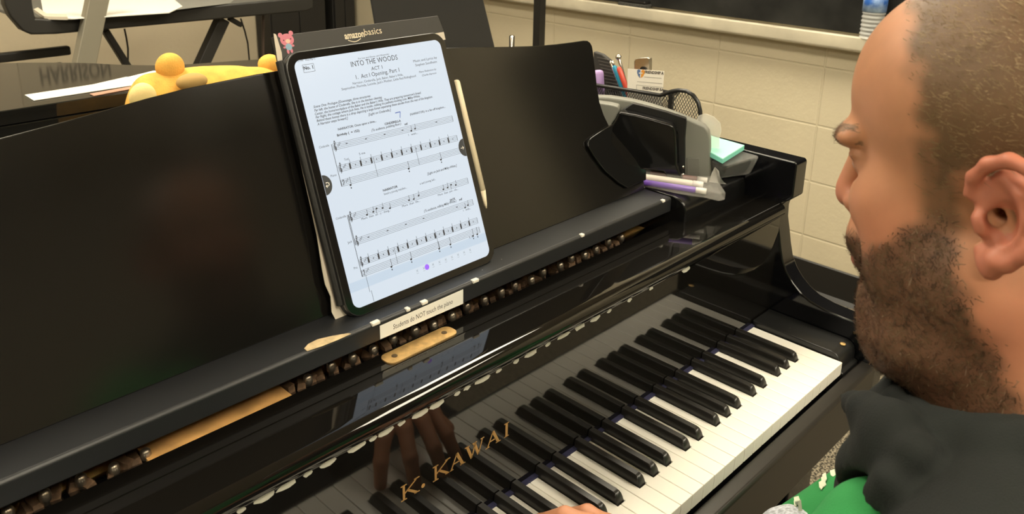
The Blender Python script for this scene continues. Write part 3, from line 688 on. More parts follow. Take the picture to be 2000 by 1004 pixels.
m3 = MB(); disc(m3,.5,2,2.8,2.2,.42); m3.build('muzzle', mat('sticker_cream', (.75,.5,.38), .5), stk)
m4 = MB(); disc(m4,-4,3.4,.7,.7,.42); m4.build('eye', INK, stk); m4 = MB(); disc(m4,4.4,4,.7,.7,.42); m4.build('eye', INK, stk)

# ---------------------------------------------------------------- things on the treble side shelf
SZ = 225.6
# hole punch: profile traced on an upright plane, with real thickness
PA = np.array([-16., 236., 0]); PB = np.array([-104., 400., 0]); PDIR = (PB-PA)/np.linalg.norm(PB-PA); PNR = np.array([-PDIR[1], PDIR[0], 0])  # PNR faces the keyboard side (-x,-y)
if PNR @ np.array([1.,0,0]) > 0: PNR = -PNR
def pp(u, v, off=0.0):
    q = onplane(u, v, PA+PNR*off, PNR); return q
def pprism(pts, o0, o1):
    """outline given in the picture, set on the plane o1 towards the camera side, swept back to o0"""
    Q = [pp(u, v, o1) for u, v in pts]; Q = [np.array([q[0],q[1],max(q[2],SZ+.3)]) for q in Q]
    return MB().loft([tuple(q) for q in Q], [tuple(q+PNR*(o0-o1)) for q in Q])
hp = thing('hole_punch', (-60,318,SZ), 'grey and black lever hole punch standing upright at the right end of the music desk', 'hole punch')
pprism([(1388,362),(1388,275),(1385,258),(1377,247),(1362,240),(1341,231),(1310,219),(1270,206),(1230,196),(1190,190),(1165,189),(1140,190),(1120,200),(1110,240),(1110,320),(1250,345),(1342,362)], -14, 6).build('grey_frame', GREY, hp, bevel=4, seg=3)
pprism([(1160,200),(1190,204),(1207,208),(1209,216),(1203,232),(1190,250),(1180,240),(1168,220),(1150,212)], 6, 26).build('grey_nose', GREY, hp, bevel=2.5)
pprism([(1209,219),(1240,224),(1275,233),(1306,242),(1315,247),(1319,256),(1321,290),(1322,322),(1330,345),(1334,354),(1326,357),(1308,352),(1301,344),(1296,336),(1258,331),(1200,322),(1180,300),(1178,262),(1192,250),(1203,233)], 14, 36).build('black_lever', BLKGLOSS, hp, bevel=3, seg=3)
pprism([(1236,202),(1262,208),(1300,218),(1340,231),(1341,238),(1338,270),(1338,352),(1329,352),(1325,322),(1323,262),(1316,244),(1275,230),(1213,217)], 5, 14).build('black_channel', BLK, hp, bevel=1.5)
pprism([(1341,308),(1366,309),(1366,350),(1342,350)], 6, 7.5).build('chip_tray_cover', mat('grey_cover', (0.16,0.16,0.14), .5), hp, bevel=1)
pn_ = np.array([0,-math.cos(math.radians(20)),math.sin(math.radians(20))])
def apan(u, v, off): return onplane(u, v, np.array([0,279,226.])+pn_*off, pn_)
hq = [(1193,243),(1172,255),(1150,270),(1144,278),(1145,288),(1156,306),(1178,335),(1205,358),(1222,368),(1234,362),(1258,352),(1258,332),(1220,320),(1190,280)]
MB().loft([tuple(apan(u, v, .8)) for u, v in hq], [tuple(apan(u, v, .8)+pn_*4.5) for u, v in hq]).build('black_flat_shape', BLKGLOSS, hp, bevel=1.2, seg=2)  # flat black shape set close against the desk panel
for v in (326,341):
    q = pp(1334, v, 14.5); MB().ell((q[0],q[1],q[2]), (2.4,2.4,2.8), 10, 6).build('pivot_pin', CHROME, hp, smooth=True)
# mesh desk organiser
og = thing('mesh_organizer', (30,400,SZ), 'black wire mesh desk organizer full of pens standing behind the hole punch', 'organizer')
OX0, OX1 = 2.0, 44.0
rimz = [(560,325),(480,330.5),(410,334),(352,336.5),(342,341),(331,346.5),(318,351),(303,352.5),(290,348),(280,338),(275,325),(272,305),(271,280),(271,SZ+4)]
def top_at(y):
    ys = [p[0] for p in rimz[::-1]]; zs = [p[1] for p in rimz[::-1]]
    return float(np.interp(y, ys, zs))
def mesh_wall(fixed, x_is, y0, y1, step=5.2, r=.55):
    """expanded-metal lattice of thin crossing strands between the base and the rim"""
    m = MB()
    def line(ya, za, yb, zb):
        # clip to region under rim
        N_ = 24; seg_ = []
        for i in range(N_+1):
            y = ya+(yb-ya)*i/N_; z = za+(zb-za)*i/N_
            if y0 <= y <= y1 and SZ+3 <= z <= (top_at(y) if x_is else fixed[1]): seg_.append((y,z))
        if len(seg_) >= 2:
            a, b = seg_[0], seg_[-1]
            P0_, P1_ = ((fixed,a[0],a[1]), (fixed,b[0],b[1])) if x_is else ((a[0],fixed[0],a[1]), (b[0],fixed[0],b[1]))
            m.tube([P0_, P1_], r, 4)
    H_ = 135
    k = y0-H_
    while k < y1+H_:
        line(k, SZ, k+H_*.62, SZ+H_); line(k, SZ, k-H_*.62, SZ+H_); k += step
    return m
WIRE = mat('black_wire_mesh', (.008,.008,.008), .4)
mesh_wall(OX0, True, 271, 560).build('mesh_panel', WIRE, og)
mesh_wall(OX1, True, 345, 560, 6.5).build('mesh_panel', WIRE, og)
MB().tube([(OX0,y,z) for y, z in rimz], 3.4, 8).build('rim_wire', BLK, og, smooth=True)
MB().tube([(OX1,560,325),(OX1,345,334),(OX0,334,344)], 3.0, 8).build('rim_wire', BLK, og, smooth=True)
for y in (331,):
    MB().box(OX0-2,OX0+6,y-3.5,y+3.5,SZ+.5,344).build('divider', BLK, og, bevel=1)
MB().box(OX0-1,OX0+14,271,345,SZ+.4,SZ+3).build('base_plate', BLK, og)
MB().box(OX0,OX1,345,560,SZ+.4,SZ+3).build('base_plate', BLK, og)
MB().prism([(OX0,560,SZ+.5),(OX1,560,SZ+.5),(OX1,560,325),(OX0,560,325)], (0,2,0)).build('end_panel', BLK, og)
def stick(name, label, cat, u0, v0, u1, v1, x, r, m, grp='pens in the mesh organizer', tipm=None):
    p, q = onx(u0, v0, x), onx(u1, v1, x); d = (q-p)/np.linalg.norm(q-p); L_ = (q[2]-(SZ+4))/max(-d[2], .2); q = q+d*L_
    b_ = thing(name, (q[0],q[1],SZ+3.5), label, cat, grp)
    MB().tube([p, p+d*2, p+d*6, q], [r*.5, r*.9, r, r], 12).build('barrel', m, b_, smooth=True)
    return b_, p, d
b_, p, d = stick('marker', 'lilac highlighter pen at the left end of the mesh organizer', 'pen', 1168, 137, 1170, 170, 12, 9.5, mat('lilac_plastic', (.50,.34,.68), .35))
b_, p, d = stick('pen', 'silver pen with a shiny ball end standing tallest in the mesh organizer', 'pen', 1208, 112, 1219, 150, 22, 2.6, CHROME)
MB().ell(p, (5.2,5.2,5.2)).build('ball_end', CHROME, b_, smooth=True)
b_, p, d = stick('pen', 'blue pen standing among the pens in the mesh organizer', 'pen', 1199, 128, 1208, 152, 26, 4.2, mat('blue_plastic', (.02,.28,.45), .35))
MB().tube([p-d*8, p], 2.6, 10).build('clicker', CHROME, b_, smooth=True)
b_, p, d = stick('pen', 'red capped pen beside the blue pen in the mesh organizer', 'pen', 1208, 131, 1216, 152, 18, 4.6, mat('red_plastic', (.62,.07,.04), .35))
b_, p, d = stick('pen', 'slim silver pen behind the blue pen, only its tip showing', 'pen', 1192, 119, 1200, 140, 38, 3.0, CHROME)
# black ribbed strap
sc_ = thing('ribbed_case', (30,470,SZ+3.5), 'black ribbed fabric case leaning inside the mesh organizer', 'case')
rb = MB()
oq = [(1158,100),(1175,106),(1190,118),(1202,138),(1222,172),(1222,200),(1164,200),(1158,150)]
Q = [onx(u, v, 36) for u, v in oq]
rb.loft([tuple(q) for q in Q], [tuple(q+np.array([10,0,0])) for q in Q]); rc = rb.build('case_body', mat('ribbed_fabric', (.030,.028,.025), .7), sc_, bevel=3)
for i in range(12):
    a, b = onx(1166+i*2.5, 112+i*7, 35.6), onx(1188+i*3.2, 117+i*7, 35.6)
    MB().tube([a, b], .9, 5).build('rib', mat('rib', (.06,.055,.05), .6) if i == 0 else bpy.data.materials['rib'], sc_)
# steel tin-like clip holder
cl = thing('steel_clip', (30,395,SZ+3.5), 'polished steel clip with a round black button behind the business card', 'clip')
Q = [onx(u, v, 34) for u, v in ((1238,150),(1238,120),(1241,115),(1248,113),(1264,112),(1268,114),(1268,150))]
Q2 = Q+[]
base_ = [np.array([34,Q[-1][1],SZ+4]), np.array([34,Q[0][1],SZ+4])]
MB().loft([tuple(q) for q in Q+base_], [tuple(q+np.array([9,0,0])) for q in Q+base_]).build('steel_plate', mat('brushed_steel', (.55,.52,.46), .3, 1.0), cl, bevel=1.5)
q = onx(1257, 137, 33.6); MB().tube([q, q-np.array([2,0,0])], 6.5, 18).build('round_button', BLK, cl)
# business card
cdp = [onx(u, v, 9) for u, v in ((1226,134),(1297,139),(1298,172),(1290,182),(1229,172))]
cz = thing('business_card', (9,cdp[0][1]-30,SZ+30), 'white business card with an orange and blue emblem standing in the mesh organizer', 'business card')
c4 = [np.array([9.,cdp[0][1],cdp[0][2]]), np.array([9.,cdp[1][1],cdp[1][2]]), np.array([9.,cdp[1][1],cdp[1][2]-62]), np.array([9.,cdp[0][1]-3,cdp[0][2]-62])]
card = MB().loft([tuple(q) for q in c4], [tuple(q+np.array([.5,0,0])) for q in c4]).build('card', mat('card_stock', (.80,.76,.68), .6), cz)
cX = (c4[1]-c4[0]); cw = np.linalg.norm(cX); cX /= cw; cY = np.array([0,0,1.])
def cp(u, v): return onx(u, v, 8.7)
k_ = MB(); p = cp(1259,143); q = cp(1296,146); put_text(k_, 'FRIENDSHIP A', p, cX, cY, size=6.5, width=np.linalg.norm(q-p), bold=.035)
p = cp(1255,174.5); q = cp(1296,177); put_text(k_, 'FRIENDSHIP BA', p, cX, cY, size=6.5, width=np.linalg.norm(q-p), bold=.035)
k_.build('card_lettering', mat('card_ink', (.10,.09,.08), .6), cz)
k_ = MB()
for (u, v), (u2, v2), t_ in (((1258,151),(1292,154),'North Church Road'), ((1244,160),(1293,164),'Piano and worship ministries')):
    p, q = cp(u, v), cp(u2, v2); k_.add([tuple(p+cY*z_+cX*np.linalg.norm(q-p)*x_) for x_, z_ in ((0,0),(1,0),(1,1.2),(0,1.2))], [(0,1,2,3)])
p, q = cp(1243,166), cp(1297,171)
for A_, B_ in ((p,q),(p,cp(1243,176))):
    d = (B_-A_); nrm = np.array([0,-d[2],d[1]])/np.linalg.norm(d)*.5; k_.add([tuple(A_-nrm),tuple(B_-nrm),tuple(B_+nrm),tuple(A_+nrm)], [(0,1,2,3)])
k_.build('fine_print_line', mat('card_grey', (.45,.43,.38), .6), cz)
e0 = cp(1251.5,143.5)
for nm_, c_, sg_ in (('emblem_half', (.72,.30,.04), 1), ('emblem_half', (.10,.17,.35), -1)):
    pts = [e0+cX*sg_*x*1.0+cY*z for x, z in ((.6,-8),(5,-4.5),(7.5,.5),(7.5,5),(4,7),(.6,4.5))]
    MB().add([tuple(q) for q in pts], [tuple(range(6))]).build(nm_, mat('emblem', c_, .6), cz)
MB().add([tuple(e0+cX*x+cY*z+np.array([-.3,0,0])) for x, z in ((-.9,-6),(.9,-6),(.9,4),(-.9,4))], [(0,1,2,3)]).add([tuple(e0+cX*x+cY*z+np.array([-.3,0,0])) for x, z in ((-3.6,-.4),(3.6,-.4),(3.6,1.6),(-3.6,1.6))], [(0,1,2,3)]).build('emblem_cross', PAPER, cz)
# clear package with teal sticky notes
pk = thing('clear_package', (14,240,SZ), 'clear plastic clamshell package with teal sticky notes at the rim corner', 'package')
CLR = glass('clear_plastic', (.8,.8,.78), .16, .06)
CLR2 = glass('cloudy_plastic', (.85,.82,.76), .34, .15)
MB().loft([(-4,226,SZ+1),(50,202,SZ+1),(57,292,SZ+1),(4,292,SZ+1)], [(-30,203,SZ+34),(57,193,SZ+34),(58,299,SZ+36),(-4,276,SZ+36)]).build('plastic_shell', CLR, pk, bevel=5, seg=3)
MB().loft([(2,230,SZ+3),(44,208,SZ+3),(50,284,SZ+3),(8,284,SZ+3)], [(-20,210,SZ+26),(50,202,SZ+26),(52,290,SZ+29),(2,276,SZ+29)]).build('dark_tray', mat('dark_tray', (.012,.013,.012), .2), pk, bevel=3)
# sticky note pad lying on the package
zp = SZ+37.5
nq = [onz(u, v, zp+7) for u, v in ((1408,309),(1455,287),(1405,267),(1381,290))]
sn = thing('sticky_notes', (10,240,zp), 'pad of teal sticky notes lying on the clear package beside the hole punch', 'sticky notes')
nq = [np.array([-35.,207,zp+7]), np.array([52.,220,zp+7]), np.array([54.,292,zp+9]), np.array([-10.,262,zp+8])]
bt4 = [q-np.array([0,0,6.6]) for q in nq]
MB().loft([tuple(q) for q in bt4], [tuple(q) for q in nq]).build('note_pad', mat('teal_paper', (.20,.62,.50), .7), sn)
MB().loft([tuple(q+np.array([0,0,.1])) for q in nq], [tuple(q+np.array([.8,.6,1.2])) for q in nq]).build('top_note', mat('light_teal_paper', (.36,.80,.64), .7), sn)
# crumpled clear wrapper standing up behind the punch
wr = thing('plastic_wrapper', (10,260,SZ), 'crumpled clear plastic wrapper sticking up between the hole punch and the sticky notes', 'wrapper')
pprism([(1360,236),(1364,226),(1378,222),(1394,228),(1407,240),(1409,256),(1405,270),(1406,298),(1390,312),(1380,300),(1380,262),(1374,246)], -19, -17).build('film', CLR2, wr, bevel=.6)
pprism([(1368,232),(1380,226),(1398,240),(1388,256),(1376,248)], -24, -22).build('film_fold', CLR2, wr, bevel=.6)
# bag with flat purple and white pens lying below the punch
bg = thing('pen_bag', (-95,235,SZ), 'clear plastic bag holding purple and white pens below the hole punch', 'bag')
z0 = SZ+2
def bq(u, v, z): return onz(u, v, z)
bagp = [bq(u, v, SZ+6) for u, v in ((1256,332),(1300,341),(1345,350),(1385,352),(1398,330),(1405,350),(1403,362),(1417,384),(1405,387),(1375,380),(1320,372),(1262,358))]
film = MB().loft([(q[0],q[1],SZ+.6) for q in bagp], [(q[0],q[1],SZ+13) for q in bagp]).build('plastic_film', glass('thin_film', (.85,.82,.76), .13, .1), bg, bevel=2)
def pen(u0, v0, u1, v1, r, m, nm, lab, z):
    p, q = bq(u0, v0, z), bq(u1, v1, z); b_ = thing('marker_pen', (p[0],p[1],z-r), lab, 'pen')
    d = (q-p)/np.linalg.norm(q-p)
    MB().tube([p, p+d*2, q-d*16, q-d*15.5, q-d*2, q], [r*.8,r,r,r*.86,r*.86,r*.5], 14).build('barrel', m, b_, smooth=True)
    MB().tube([q-d*14, q+d*1], r*1.02, 14).build('cap', mat('cap_white', (.80,.76,.72), .4), b_, smooth=True)
pen(1256,356, 1378,374, 4.6, mat('purple_plastic', (.20,.09,.52), .3), 'marker_pen', 'purple pen lying in the clear bag, nearest the keys', SZ+6)
pen(1254,345, 1372,361, 4.8, mat('white_pen_plastic', (.80,.72,.64), .35), 'marker_pen', 'white pen lying in the clear bag beside the purple pen', SZ+7)
pen(1270,338, 1380,352, 4.2, mat('maroon_plastic', (.14,.02,.02), .3), 'marker_pen', 'dark red pen in the clear bag, under the hole punch', SZ+5.6)
pprism([(1384,356),(1391,336),(1396,326),(1404,334),(1407,350),(1404,364),(1417,383),(1412,387),(1398,380),(1386,374)], 12, 14).build('folded_corner', CLR2, bg, bevel=.8)

# ---------------------------------------------------------------- things on the piano lid
LT = 319.6
yb = thing('plush_toy', (-480,860,160.5), 'orange yellow plush animal lying inside the open piano behind the music desk', 'plush toy')
PL = mat('orange_plush', (.78,.42,.08), .95, noise=.12, nscale=40, bump=.5, bscale=400)
PL2 = mat('cream_plush', (.85,.66,.28), .95, bump=.5, bscale=400)
def sdf_blob(parts, h=4.0, k=12.0):
    """smooth union of ellipsoids / capsules in mm -> verts, faces"""
    import openvdb
    P = np.array([np.concatenate([np.array(c)-np.array(r).max()-k, np.array(c)+np.array(r).max()+k]) for c, r in parts])
    lo = P[:, :3].min(0)-h*2; hi = P[:, 3:].max(0)+h*2; n = np.ceil((hi-lo)/h).astype(int)+1
    X, Y, Z = np.meshgrid(*[lo[i]+h*np.arange(n[i]) for i in range(3)], indexing='ij'); d = np.full(X.shape, 50.0)
    for c, r in parts:
        q = np.sqrt(((X-c[0])/r[0])**2+((Y-c[1])/r[1])**2+((Z-c[2])/r[2])**2); e = (q-1)*min(r)
        hh = np.clip(.5+.5*(d-e)/k, 0, 1); d = d*(1-hh)+e*hh-k*hh*(1-hh)
    g = openvdb.FloatGrid(3*h); g.copyFromArray(np.clip(d, -3*h, 3*h).astype(np.float32))
    pts, qs = g.convertToQuads(0.0)
    return pts*h+lo, qs
class MV(MB):
    def __init__(s, pts, qs): s.v = [tuple(p) for p in pts]; s.f = [tuple(int(i) for i in q) for q in qs]
cy_ = 860
def lidp(u, v, y): return ony(u, v, y)
def tp_(u, v, y, rx, ry, rz):
    q = ony(u, v, y); return ((q[0], y, (q[2]+162)/2), (rx, ry, (q[2]-162)/2))
body = [tp_(305,150,cy_,50,46,22), tp_(352,138,cy_,58,55,26), tp_(410,130,cy_,66,60,28), tp_(470,131,cy_,62,58,28), tp_(520,135,cy_+6,46,50,24), tp_(278,166,cy_-8,32,34,20)]
pts, qs = sdf_blob(body, 3, 22); pts[:,2] = np.maximum(pts[:,2], 160.6); MV(pts, qs).build('body', PL, yb, smooth=True)
e1 = ony(332,131,cy_-4); MB().ell((e1[0],cy_-4,e1[2]), (22,16,22), 24, 16).build('ear', PL, yb, smooth=True)
e2 = ony(526,122,cy_+10); MB().ell((e2[0],cy_+10,e2[2]-3), (20,16,17), 24, 16).build('ear', PL, yb, smooth=True)
e3 = ony(278,180,cy_-30); MB().ell((e3[0],cy_-30,e3[2]-8), (20,14,22), 24, 16).build('muzzle', PL2, yb, smooth=True)
e4 = ony(374,152,cy_-42); MB().ell((e4[0],cy_-42,e4[2]-6), (24,16,13), 24, 16).build('paw', mat('tan_plush', (.42,.27,.09), .95), yb, smooth=True)
# papers on the lid
def sheet(name, lab, cat, px, z, t, m, base=None):
    Q = [onz(u, v, z+t) for u, v in px]; c = sum(Q)/len(Q)
    return tag(MB().loft([(q[0],q[1],z) for q in Q], [(q[0],q[1],z+t) for q in Q]).build(name, m, None, base=(c[0],c[1],z)), lab, cat)
sheet('paper_sheet', 'printed white paper lying on the glossy piano lid at the far left', 'paper', ((48,185),(66,196),(262,166),(300,152),(246,150),(180,165)), LT, .8, mat('printed_paper', (.74,.70,.60), .7, col2=(.60,.57,.50), nscale=14))
sheet('paper_sheet', 'white paper lying behind the plush toy on the piano lid', 'paper', ((243,152),(270,162),(320,152),(330,140),(300,138)), LT+1.0, .8, PAPER)
sheet('folder', 'thin pinkish brown strip lying by the printed paper on the lid', 'folder', ((175,183),(183,187),(285,168),(280,164)), LT, .8, mat('pinkish_strip', (.36,.20,.14), .6))  # thin pinkish brown strip next to the printed paper

# ---------------------------------------------------------------- workstation table behind the piano
TY = 2250
tb2 = thing('workstation_table', (60,TY,-720), 'black workstation table with silver slanted leg behind the piano', 'table')
TBK = mat('table_black', (.018,.017,.015), .5); TGY = mat('table_grey', (.12,.12,.11), .5)
def tq(u, v, y=None): q = ony(u, v, TY if y is None else y); return q
o_ = [(8,-22),(10,10),(20,32),(44,60),(62,68),(110,67),(600,22),(612,16),(612,-4),(560,-2),(300,22),(110,38),(70,36),(66,20),(60,-22)]
Q = [tq(u, v) for u, v in o_]
MB().loft([tuple(q) for q in Q], [tuple(q+np.array([0,45,0])) for q in Q]).build('front_edge', TBK, tb2, bevel=6)
zA, zB = tq(110,40)[2], tq(600,6)[2]; xA, xB = tq(66,40)[0], tq(612,6)[0]
MB().loft([(xA,TY+6,zA-8),(xB,TY+6,zA-8),(xB,TY+560,zA-8),(xA,TY+560,zA-8)], [(xA,TY+6,zA+4),(xB,TY+6,zA+4),(xB,TY+560,zA+4),(xA,TY+560,zA+4)]).build('table_top', TGY, tb2, bevel=3)
def beam(u0, v0, u1, v1, w_, y, dep_, name, m, parent, ext=None):
    p, q = ony(u0, v0, y), ony(u1, v1, y); d = (q-p)/np.linalg.norm(q-p)
    if ext: q = q+d*((q[2]+719)/max(-d[2],.2))
    n = np.array([-d[2],0,d[0]])*w_/2
    return MB().loft([tuple(p-n),tuple(p+n),tuple(q+n),tuple(q-n)], [tuple(z+np.array([0,dep_,0])) for z in (p-n,p+n,q+n,q-n)]).build(name, m, parent, bevel=3)
beam(207,-60, 172,112, 56, TY-50, 40, 'silver_leg', SILVER, tb2, ext=1)
MB().box(-420,40,TY+220,TY+262,-720,-690).build('foot_bar', SILVER, tb2)
beam(208,60, 250,127, 20, TY+60, 26, 'brace', TBK, tb2, ext=1)
beam(440,38, 408,108, 40, TY+40, 40, 'rear_leg', TBK, tb2, ext=1)
beam(450,36, 474,50, 16, TY+30, 20, 'latch_lever', TBK, tb2)
beam(515,22, 515,115, 9, TY+70, 9, 'rear_post', mat('brown_post', (.06,.04,.03), .5), tb2, ext=1)
c_ = MB(); pts = [ony(u, v, TY+200) for u, v in ((243,56),(247,75),(250,95),(250,120))]; c_.tube(pts+[pts[-1]-np.array([0,0,300])], 3, 6); tag(c_.build('cable', BLK, None, base=tuple(pts[-1])), 'thin black cable hanging beside the silver table leg', 'cable')
c_ = MB(); pts = [ony(u, v, TY+200) for u, v in ((470,36),(478,60),(484,85),(487,118))]; c_.tube(pts+[pts[-1]-np.array([0,0,300])], 3, 6); tag(c_.build('cable', BLK, None, base=tuple(pts[-1])), 'thin black cable hanging beside the black table leg', 'cable')
zt2 = zA+4
def tsheet(name, lab, cat, px, t, m):
    Q = [onz(u, v, zt2+t) for u, v in px]; c = sum(Q)/len(Q)
    return tag(MB().loft([(q[0],q[1],zt2+.2) for q in Q], [(q[0],q[1],zt2+t) for q in Q]).build(name, m, None, base=(c[0],c[1],zt2)), lab, cat)
tsheet('paper_stack', 'stack of white papers on the black workstation table, left of the silver leg', 'papers', ((78,-10),(84,22),(100,34),(140,36),(330,24),(356,12),(330,-10)), 3, PAPER)
tsheet('paper_sheet', 'curled sheet of paper on the black workstation table near the rounded end', 'paper', ((66,18),(86,32),(132,33),(130,28),(90,26),(74,14)), 9, mat('cream_paper', (.62,.56,.45), .7))
tsheet('folder', 'grey folder lying on the black workstation table, right of the papers', 'folder', ((300,-12),(350,14),(300,24),(450,6),(470,-12)), 1.2, mat('grey_folder', (.22,.22,.20), .5))
# tray hanging above the table edge near the silver leg
# second bar seen low at the far left
bn = thing('bench', (-430,2600,-720), 'long dark bench seat beyond the piano lid at the far left', 'bench')
p, q = ony(-80,118,2600), ony(141,112,2600)
MB().box(p[0]-300,q[0],2600,2630,p[2]-24,p[2]+6).build('seat', TBK, bn, bevel=6)
for x in (p[0]-250,q[0]-60): MB().box(x,x+40,2620,2660,-720,p[2]-54).build('leg', TBK, bn, bevel=2)
# tall black cabinets against the back wall
CAB = mat('black_cabinet', (.012,.011,.010), .6)
for (u0, u1, lab) in ((529,637,'tall black cabinet against the back wall, left of the pale gap'), (653,742,'tall black cabinet against the back wall, right of the pale gap')):
    a, b = ony(u0,20,3430)[0], ony(u1,20,3430)[0]
    b = min(b, XR-20)
    c_ = thing('cabinet', ((a+b)/2,3510,-720), lab, 'cabinet')
    MB().box(a,b,3446,YB-10,-720,900).build('carcass', CAB, c_, bevel=3)
    MB().box(a+6,(a+b)/2-2,3430,3445,-640,890).build('door', CAB, c_, bevel=2); MB().box((a+b)/2+2,b-6,3430,3445,-640,890).build('door', CAB, c_, bevel=2)
    MB().box((a+b)/2-20,(a+b)/2-12,3418,3430,60,200).build('handle', SILVER, c_, bevel=2); MB().box((a+b)/2+12,(a+b)/2+20,3418,3430,60,200).build('handle', SILVER, c_, bevel=2)
# music stand behind the piano
MY = 1420
ms = thing('music_stand', (ony(850,40,MY)[0],MY+60,-720), 'large black sheet metal music stand desk standing behind the piano', 'music stand')
MSM = mat('stand_metal', (.030,.031,.033), .42)
Q = [ony(u, v, MY) for u, v in ((748,135),(722,-20),(718,-60),(930,-60),(936,-25),(944,0),(966,91),(977,135))]
MB().loft([tuple(q) for q in Q], [tuple(q+np.array([0,7,2])) for q in Q]).build('desk_plate', MSM, ms, bevel=1.5)
xm = (Q[0][0]+Q[-1][0])/2; zb_ = Q[0][2]
MB().box(Q[0][0],Q[-1][0],MY-55,MY+2,zb_-6,zb_-1).build('ledge', MSM, ms, bevel=2)
MB().tube([(xm,MY+40,zb_+60),(xm,MY+40,-610)], 12, 14).build('pole', BLK, ms, smooth=True)
for an in (90,210,330):
    c, s = math.cos(math.radians(an)), math.sin(math.radians(an))
    MB().tube([(xm,MY+40,-560),(xm+110*c,MY+40+110*s,-680),(xm+260*c,MY+40+260*s,-710)], 9, 8).build('leg', BLK, ms, smooth=True)
# black square post
q = ony(1053,50,1500)
po_ = thing('speaker_stand', (q[0],1500,-720), 'black square upright post standing beyond the music desk by the wall', 'stand')
MB().box(q[0]-15,q[0]+15,1485,1515,-700,1150).build('post', BLK, po_, bevel=2)
MB().box(q[0]-170,q[0]+170,1330,1670,-720,-700).build('base', BLK, po_, bevel=4)
MB().box(q[0]-90,q[0]+90,1420,1580,1151,1450).build('top_bracket', BLK, po_, bevel=4)
q = ony(1000,70,1200)
cr = thing('chrome_stand', (q[0],1200,-720), 'thin chrome stand tube whose top shows just above the music desk', 'stand')
MB().tube([(q[0],1200,-700),(q[0],1200,q[2]-1),(q[0],1200,q[2]+1)], [7.5,7.5,6], 16).build('tube', CHROME, cr, smooth=True)
for an in (90,210,330):
    c, s = math.cos(math.radians(an)), math.sin(math.radians(an))
    MB().tube([(q[0],1200,-560),(q[0]+200*c,1200+200*s,-712)], 6, 8).build('leg', CHROME, cr, smooth=True)
# wall sign whose letters are mirrored in the lid, and the webcam-like lamp
sg = thing('wall_sign', (110,YB-4,840), 'cream sign with dark capital letters on the back wall, seen mirrored in the piano lid', 'sign')
MB().box(-60,420,YB-6,YB-1,740,960).build('board', mat('sign_board', (.46,.40,.29), .7), sg)
k_ = MB(); put_text(k_, 'HARRISON', (20,YB-7,782), (1,0,0), (0,0,1), size=112, width=300, bold=.03); k_.build('sign_lettering', mat('sign_ink', (.13,.11,.08), .7), sg)

# ---------------------------------------------------------------- the person at the keyboard
import openvdb
class Field:
    """signed distance field in mm, shapes blended smoothly"""
    def __init__(s, lo, hi, h):
        s.lo = np.array(lo, float); s.h = h; s.n = np.ceil((np.array(hi)-s.lo)/h).astype(int)+1
        s.d = np.full(s.n, 60.0, np.float32)
    def sub(s, c0, c1):
        a = np.maximum(0, np.floor((np.array(c0)-s.lo)/s.h).astype(int)); b = np.minimum(s.n, np.ceil((np.array(c1)-s.lo)/s.h).astype(int)+1)
        if (b <= a).any(): return None
        sl = tuple(slice(i, j) for i, j in zip(a, b))
        G = [(s.lo[i]+s.h*np.arange(a[i], b[i])).astype(np.float32) for i in range(3)]
        return sl, G[0][:,None,None], G[1][None,:,None], G[2][None,None,:]
    def mix(s, sl, e, k, cut):
        D = s.d[sl]
        if cut:
            e = -e; hh = np.clip(.5-.5*(D-e)/k, 0, 1); s.d[sl] = D*(1-hh)+e*hh+k*hh*(1-hh)
        else:
            hh = np.clip(.5+.5*(D-e)/k, 0, 1); s.d[sl] = D*(1-hh)+e*hh-k*hh*(1-hh)
    def ell(s, c, r, R=None, k=8, cut=False):
        c = np.array(c, float); r = np.array(r, float); m = r.max()+k+8
        q = s.sub(c-m, c+m)
        if q is None: return
        sl, X, Y, Z = q; X = X-c[0]; Y = Y-c[1]; Z = Z-c[2]
        if R is None: R = np.eye(3)
        R = np.array(R, np.float32)
        u = [(X*R[i][0]+Y*R[i][1]+Z*R[i][2])/r[i] for i in range(3)]
        k0 = np.sqrt(u[0]**2+u[1]**2+u[2]**2)+1e-6
        k1 = np.sqrt((u[0]/r[0])**2+(u[1]/r[1])**2+(u[2]/r[2])**2)+1e-6
        s.mix(sl, k0*(k0-1)/k1, k, cut)
    def cap(s, a, b, ra, rb, k=8, cut=False):
        a = np.array(a, float); b = np.array(b, float); m = max(ra, rb)+k+8
        q = s.sub(np.minimum(a, b)-m, np.maximum(a, b)+m)
        if q is None: return
        sl, X, Y, Z = q; ab = b-a; L2 = ab@ab+1e-6
        t = np.clip(((X-a[0])*ab[0]+(Y-a[1])*ab[1]+(Z-a[2])*ab[2])/L2, 0, 1)
        e = np.sqrt((X-a[0]-t*ab[0])**2+(Y-a[1]-t*ab[1])**2+(Z-a[2]-t*ab[2])**2)-(ra+(rb-ra)*t)
        s.mix(sl, e, k, cut)
    def chain(s, pts, rs, k=6, cut=False):
        if not hasattr(rs, '__len__'): rs = [rs]*len(pts)
        for i in range(len(pts)-1): s.cap(pts[i], pts[i+1], rs[i], rs[i+1], k, cut)
    def mesh(s):
        g = openvdb.FloatGrid(3*s.h); g.copyFromArray(np.clip(s.d, -3*s.h, 3*s.h))
        p, q = g.convertToQuads(0.0); return p*s.h+s.lo, q
